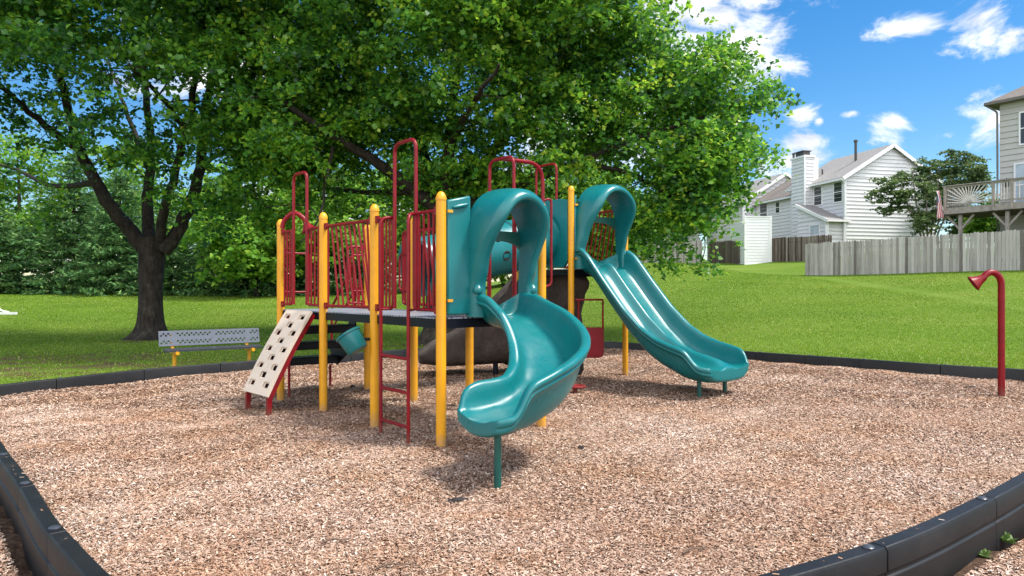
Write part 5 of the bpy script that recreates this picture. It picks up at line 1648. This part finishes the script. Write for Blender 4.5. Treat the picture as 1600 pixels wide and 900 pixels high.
def weed(px, py, r, seed, label):
    Y = HC*F/(py-450); X = (px-800)/F*Y; z = float(ground_z(X,Y))
    root = empty('weed', (X,Y,z), label, 'weed')
    g = np.random.default_rng(seed); n = 26
    mb = MB()
    for k in range(n):
        a = g.random()*2*math.pi; el = g.uniform(.25,1.2); L_ = r*g.uniform(.5,1.1)
        d = V((math.cos(a)*math.cos(el), math.sin(a)*math.cos(el), math.sin(el))); s = d.cross(UP).normalized()*L_*.26; b = V((X,Y,z))+V((g.normal(0,.01),g.normal(0,.01),.005))
        nn = s.cross(d).normalized()*L_*.12
        mb.cur = float(g.random())
        mb.add([b, b+d*L_*.5+s-nn, b+d*L_-UP*L_*.18, b+d*L_*.5-s-nn, b+d*L_*.55], [(0,1,4),(1,2,4),(2,3,4),(3,0,4)])
    mb.build('leaves', M['weed'], root, smooth=False, attr=True)
weed(1536,860,.055,1,'small bright green weed at the foot of the near border timber joint')
weed(1571,838,.08,2,'larger upright green weed against the near border timber, close to the right edge')

# white goal corner at the left edge of the lawn
GO = empty('goal_base', (-20.5,28.3,0.3), 'white metal goal foot lying on the lawn at the left edge', 'goal')
gp = at_px(0,495,28.0); zg = float(ground_z(gp.x, 28.0))
mb = MB(); c = V((gp.x,28.0,zg+.05))
mb.bar(c+V((-1.6,0,0)), c+V((.66,0,0)), .09, .10); mb.build('ground_bar', M['white_paint'], GO, smooth=False)
mb = MB(); mb.tube(catmull([c+V((.35,.0,.05)), c+V((.10,0,.10)), c+V((-.05,0,.22)), c+V((-.25,0,.65)), c+V((-.4,0,1.2))], 6), .035, 10); mb.build('side_brace', M['white_paint'], GO)

# ------------------------------------------------------------------ camera, light, sky
cam = bpy.data.cameras.new('camera'); co_ = bpy.data.objects.new('camera', cam); COL.objects.link(co_)
co_.location = (0,0,HC); co_.rotation_euler = (R(90),0,0)
cam.sensor_width = 36; cam.lens = F/1600*36; cam.clip_start = .05; cam.clip_end = 3000
SC.camera = co_

SUN_EL, SUN_AZ = 60.0, 96.0     # azimuth clockwise from +Y
sl = bpy.data.lights.new('sun', 'SUN'); so_ = bpy.data.objects.new('sun', sl); COL.objects.link(so_)
sl.energy = 3.9; sl.angle = R(12.0); sl.color = (1.0, 0.95, 0.87)
sd_ = V((math.sin(R(SUN_AZ))*math.cos(R(SUN_EL)), math.cos(R(SUN_AZ))*math.cos(R(SUN_EL)), math.sin(R(SUN_EL))))
so_.rotation_euler = (-sd_).to_track_quat('-Z','Y').to_euler()
so_.location = sd_*60

w = bpy.data.worlds.new('World'); SC.world = w; w.use_nodes = True
nt = w.node_tree; bg = nt.nodes['Background']
sky = nt.nodes.new('ShaderNodeTexSky'); sky.sky_type = 'NISHITA'; sky.sun_disc = False
sky.sun_elevation = R(SUN_EL); sky.sun_rotation = R(SUN_AZ); sky.air_density = 1.0; sky.dust_density = 0.35; sky.ozone_density = 2.2
hs = nt.nodes.new('ShaderNodeHueSaturation'); hs.inputs['Saturation'].default_value = 1.42; hs.inputs['Value'].default_value = 0.82
nt.links.new(sky.outputs['Color'], hs.inputs['Color'])
tc = nt.nodes.new('ShaderNodeTexCoord')
ns = nt.nodes.new('ShaderNodeTexNoise'); ns.inputs['Scale'].default_value = 9; ns.inputs['Detail'].default_value = 9; ns.inputs['Roughness'].default_value = .66; ns.inputs['Distortion'].default_value = .5
mp = nt.nodes.new('ShaderNodeMapping'); mp.inputs['Scale'].default_value = (1,1,1.9)
nt.links.new(tc.outputs['Generated'], mp.inputs['Vector']); nt.links.new(mp.outputs['Vector'], ns.inputs['Vector'])
def mth(op, a, b=None):
    n = nt.nodes.new('ShaderNodeMath'); n.operation = op
    for i, x in enumerate((a, b)):
        if x is None: continue
        if isinstance(x, (int, float)): n.inputs[i].default_value = x
        else: nt.links.new(x, n.inputs[i])
    return n.outputs[0]
CLOUDS = [(1100,30,150,85),(1170,75,95,60),(1215,105,55,40),(1395,187,58,34),(1535,180,62,40),(1545,45,68,46),(1420,45,70,20),(1255,178,34,18),(1250,225,55,20),(1240,255,80,34),(1478,210,26,14),(1330,178,24,10),(1280,190,10,10),
          (900,200,200,90),(520,320,160,60),(420,120,240,80),(760,40,120,80),(80,350,90,40)]
acc = None
for (px, py, sx, sy) in CLOUDS:
    sx *= 1.04; sy *= 1.04
    d = V(((px-800)/F, 1, (450-py)/F)); ln = d.length; d.normalize()
    vs_ = nt.nodes.new('ShaderNodeVectorMath'); vs_.operation = 'SUBTRACT'; nt.links.new(tc.outputs['Generated'], vs_.inputs[0]); vs_.inputs[1].default_value = d
    vm = nt.nodes.new('ShaderNodeVectorMath'); vm.operation = 'MULTIPLY'; nt.links.new(vs_.outputs[0], vm.inputs[0])
    kx = F*ln/sx; kz = F*ln/sy; vm.inputs[1].default_value = (kx, kx, kz)
    vl = nt.nodes.new('ShaderNodeVectorMath'); vl.operation = 'LENGTH'; nt.links.new(vm.outputs[0], vl.inputs[0])
    m_ = mth('SUBTRACT', 1.0, vl.outputs['Value'])
    acc = m_ if acc is None else mth('MAXIMUM', acc, m_)
# broken bright cloud added unseen behind the viewer as fill light
spx = nt.nodes.new('ShaderNodeSeparateXYZ'); nt.links.new(tc.outputs['Generated'], spx.inputs[0])
back = mth('SUBTRACT', mth('MULTIPLY', spx.outputs['Y'], -2.2), 0.05)
acc = mth('MAXIMUM', acc, mth('MINIMUM', back, 0.8))
acc = mth('MAXIMUM', acc, -1.0)
val = mth('ADD', mth('MULTIPLY', acc, 0.60), mth('MULTIPLY', mth('SUBTRACT', ns.outputs['Fac'], 0.5), 2.4))
mr = nt.nodes.new('ShaderNodeMapRange'); mr.interpolation_type = 'SMOOTHSTEP'; nt.links.new(val, mr.inputs['Value'])
mr.inputs['From Min'].default_value = 0.03; mr.inputs['From Max'].default_value = 0.55
ns2 = nt.nodes.new('ShaderNodeTexNoise'); ns2.inputs['Scale'].default_value = 14; ns2.inputs['Detail'].default_value = 6
nt.links.new(mp.outputs['Vector'], ns2.inputs['Vector'])
crp = nt.nodes.new('ShaderNodeValToRGB'); crp.color_ramp.elements[0].position = .3; crp.color_ramp.elements[0].color = (3.9,4.15,4.6,1); crp.color_ramp.elements[1].position = .6; crp.color_ramp.elements[1].color = (6.6,6.6,6.6,1)
nt.links.new(ns2.outputs['Fac'], crp.inputs['Fac'])
mx = nt.nodes.new('ShaderNodeMix'); mx.data_type = 'RGBA'
nt.links.new(mr.outputs['Result'], mx.inputs['Factor']); nt.links.new(hs.outputs['Color'], mx.inputs['A'])
fill_gain = mth('MULTIPLY_ADD' if False else 'MAXIMUM', mth('MULTIPLY', spx.outputs['Y'], -2.6), 0.0)
fill_gain = mth('ADD', mth('MINIMUM', fill_gain, 1.25), 1.0)  # extra brightness for the added fill cloud behind the viewer
vsc = nt.nodes.new('ShaderNodeVectorMath'); vsc.operation = 'SCALE'; nt.links.new(crp.outputs['Color'], vsc.inputs[0]); nt.links.new(fill_gain, vsc.inputs['Scale'])
nt.links.new(vsc.outputs[0], mx.inputs['B'])
nt.links.new(mx.outputs['Result'], bg.inputs['Color']); bg.inputs['Strength'].default_value = 0.13

SC.view_settings.view_transform = 'Standard'; SC.view_settings.look = 'None'; SC.view_settings.exposure = 0.70; SC.view_settings.gamma = 1.0
SC.view_settings.use_curve_mapping = False
SC.cycles.max_bounces = 6; SC.cycles.transparent_max_bounces = 8; SC.cycles.diffuse_bounces = 3; SC.cycles.glossy_bounces = 2; SC.cycles.transmission_bounces = 4
SC.cycles.sample_clamp_indirect = 6
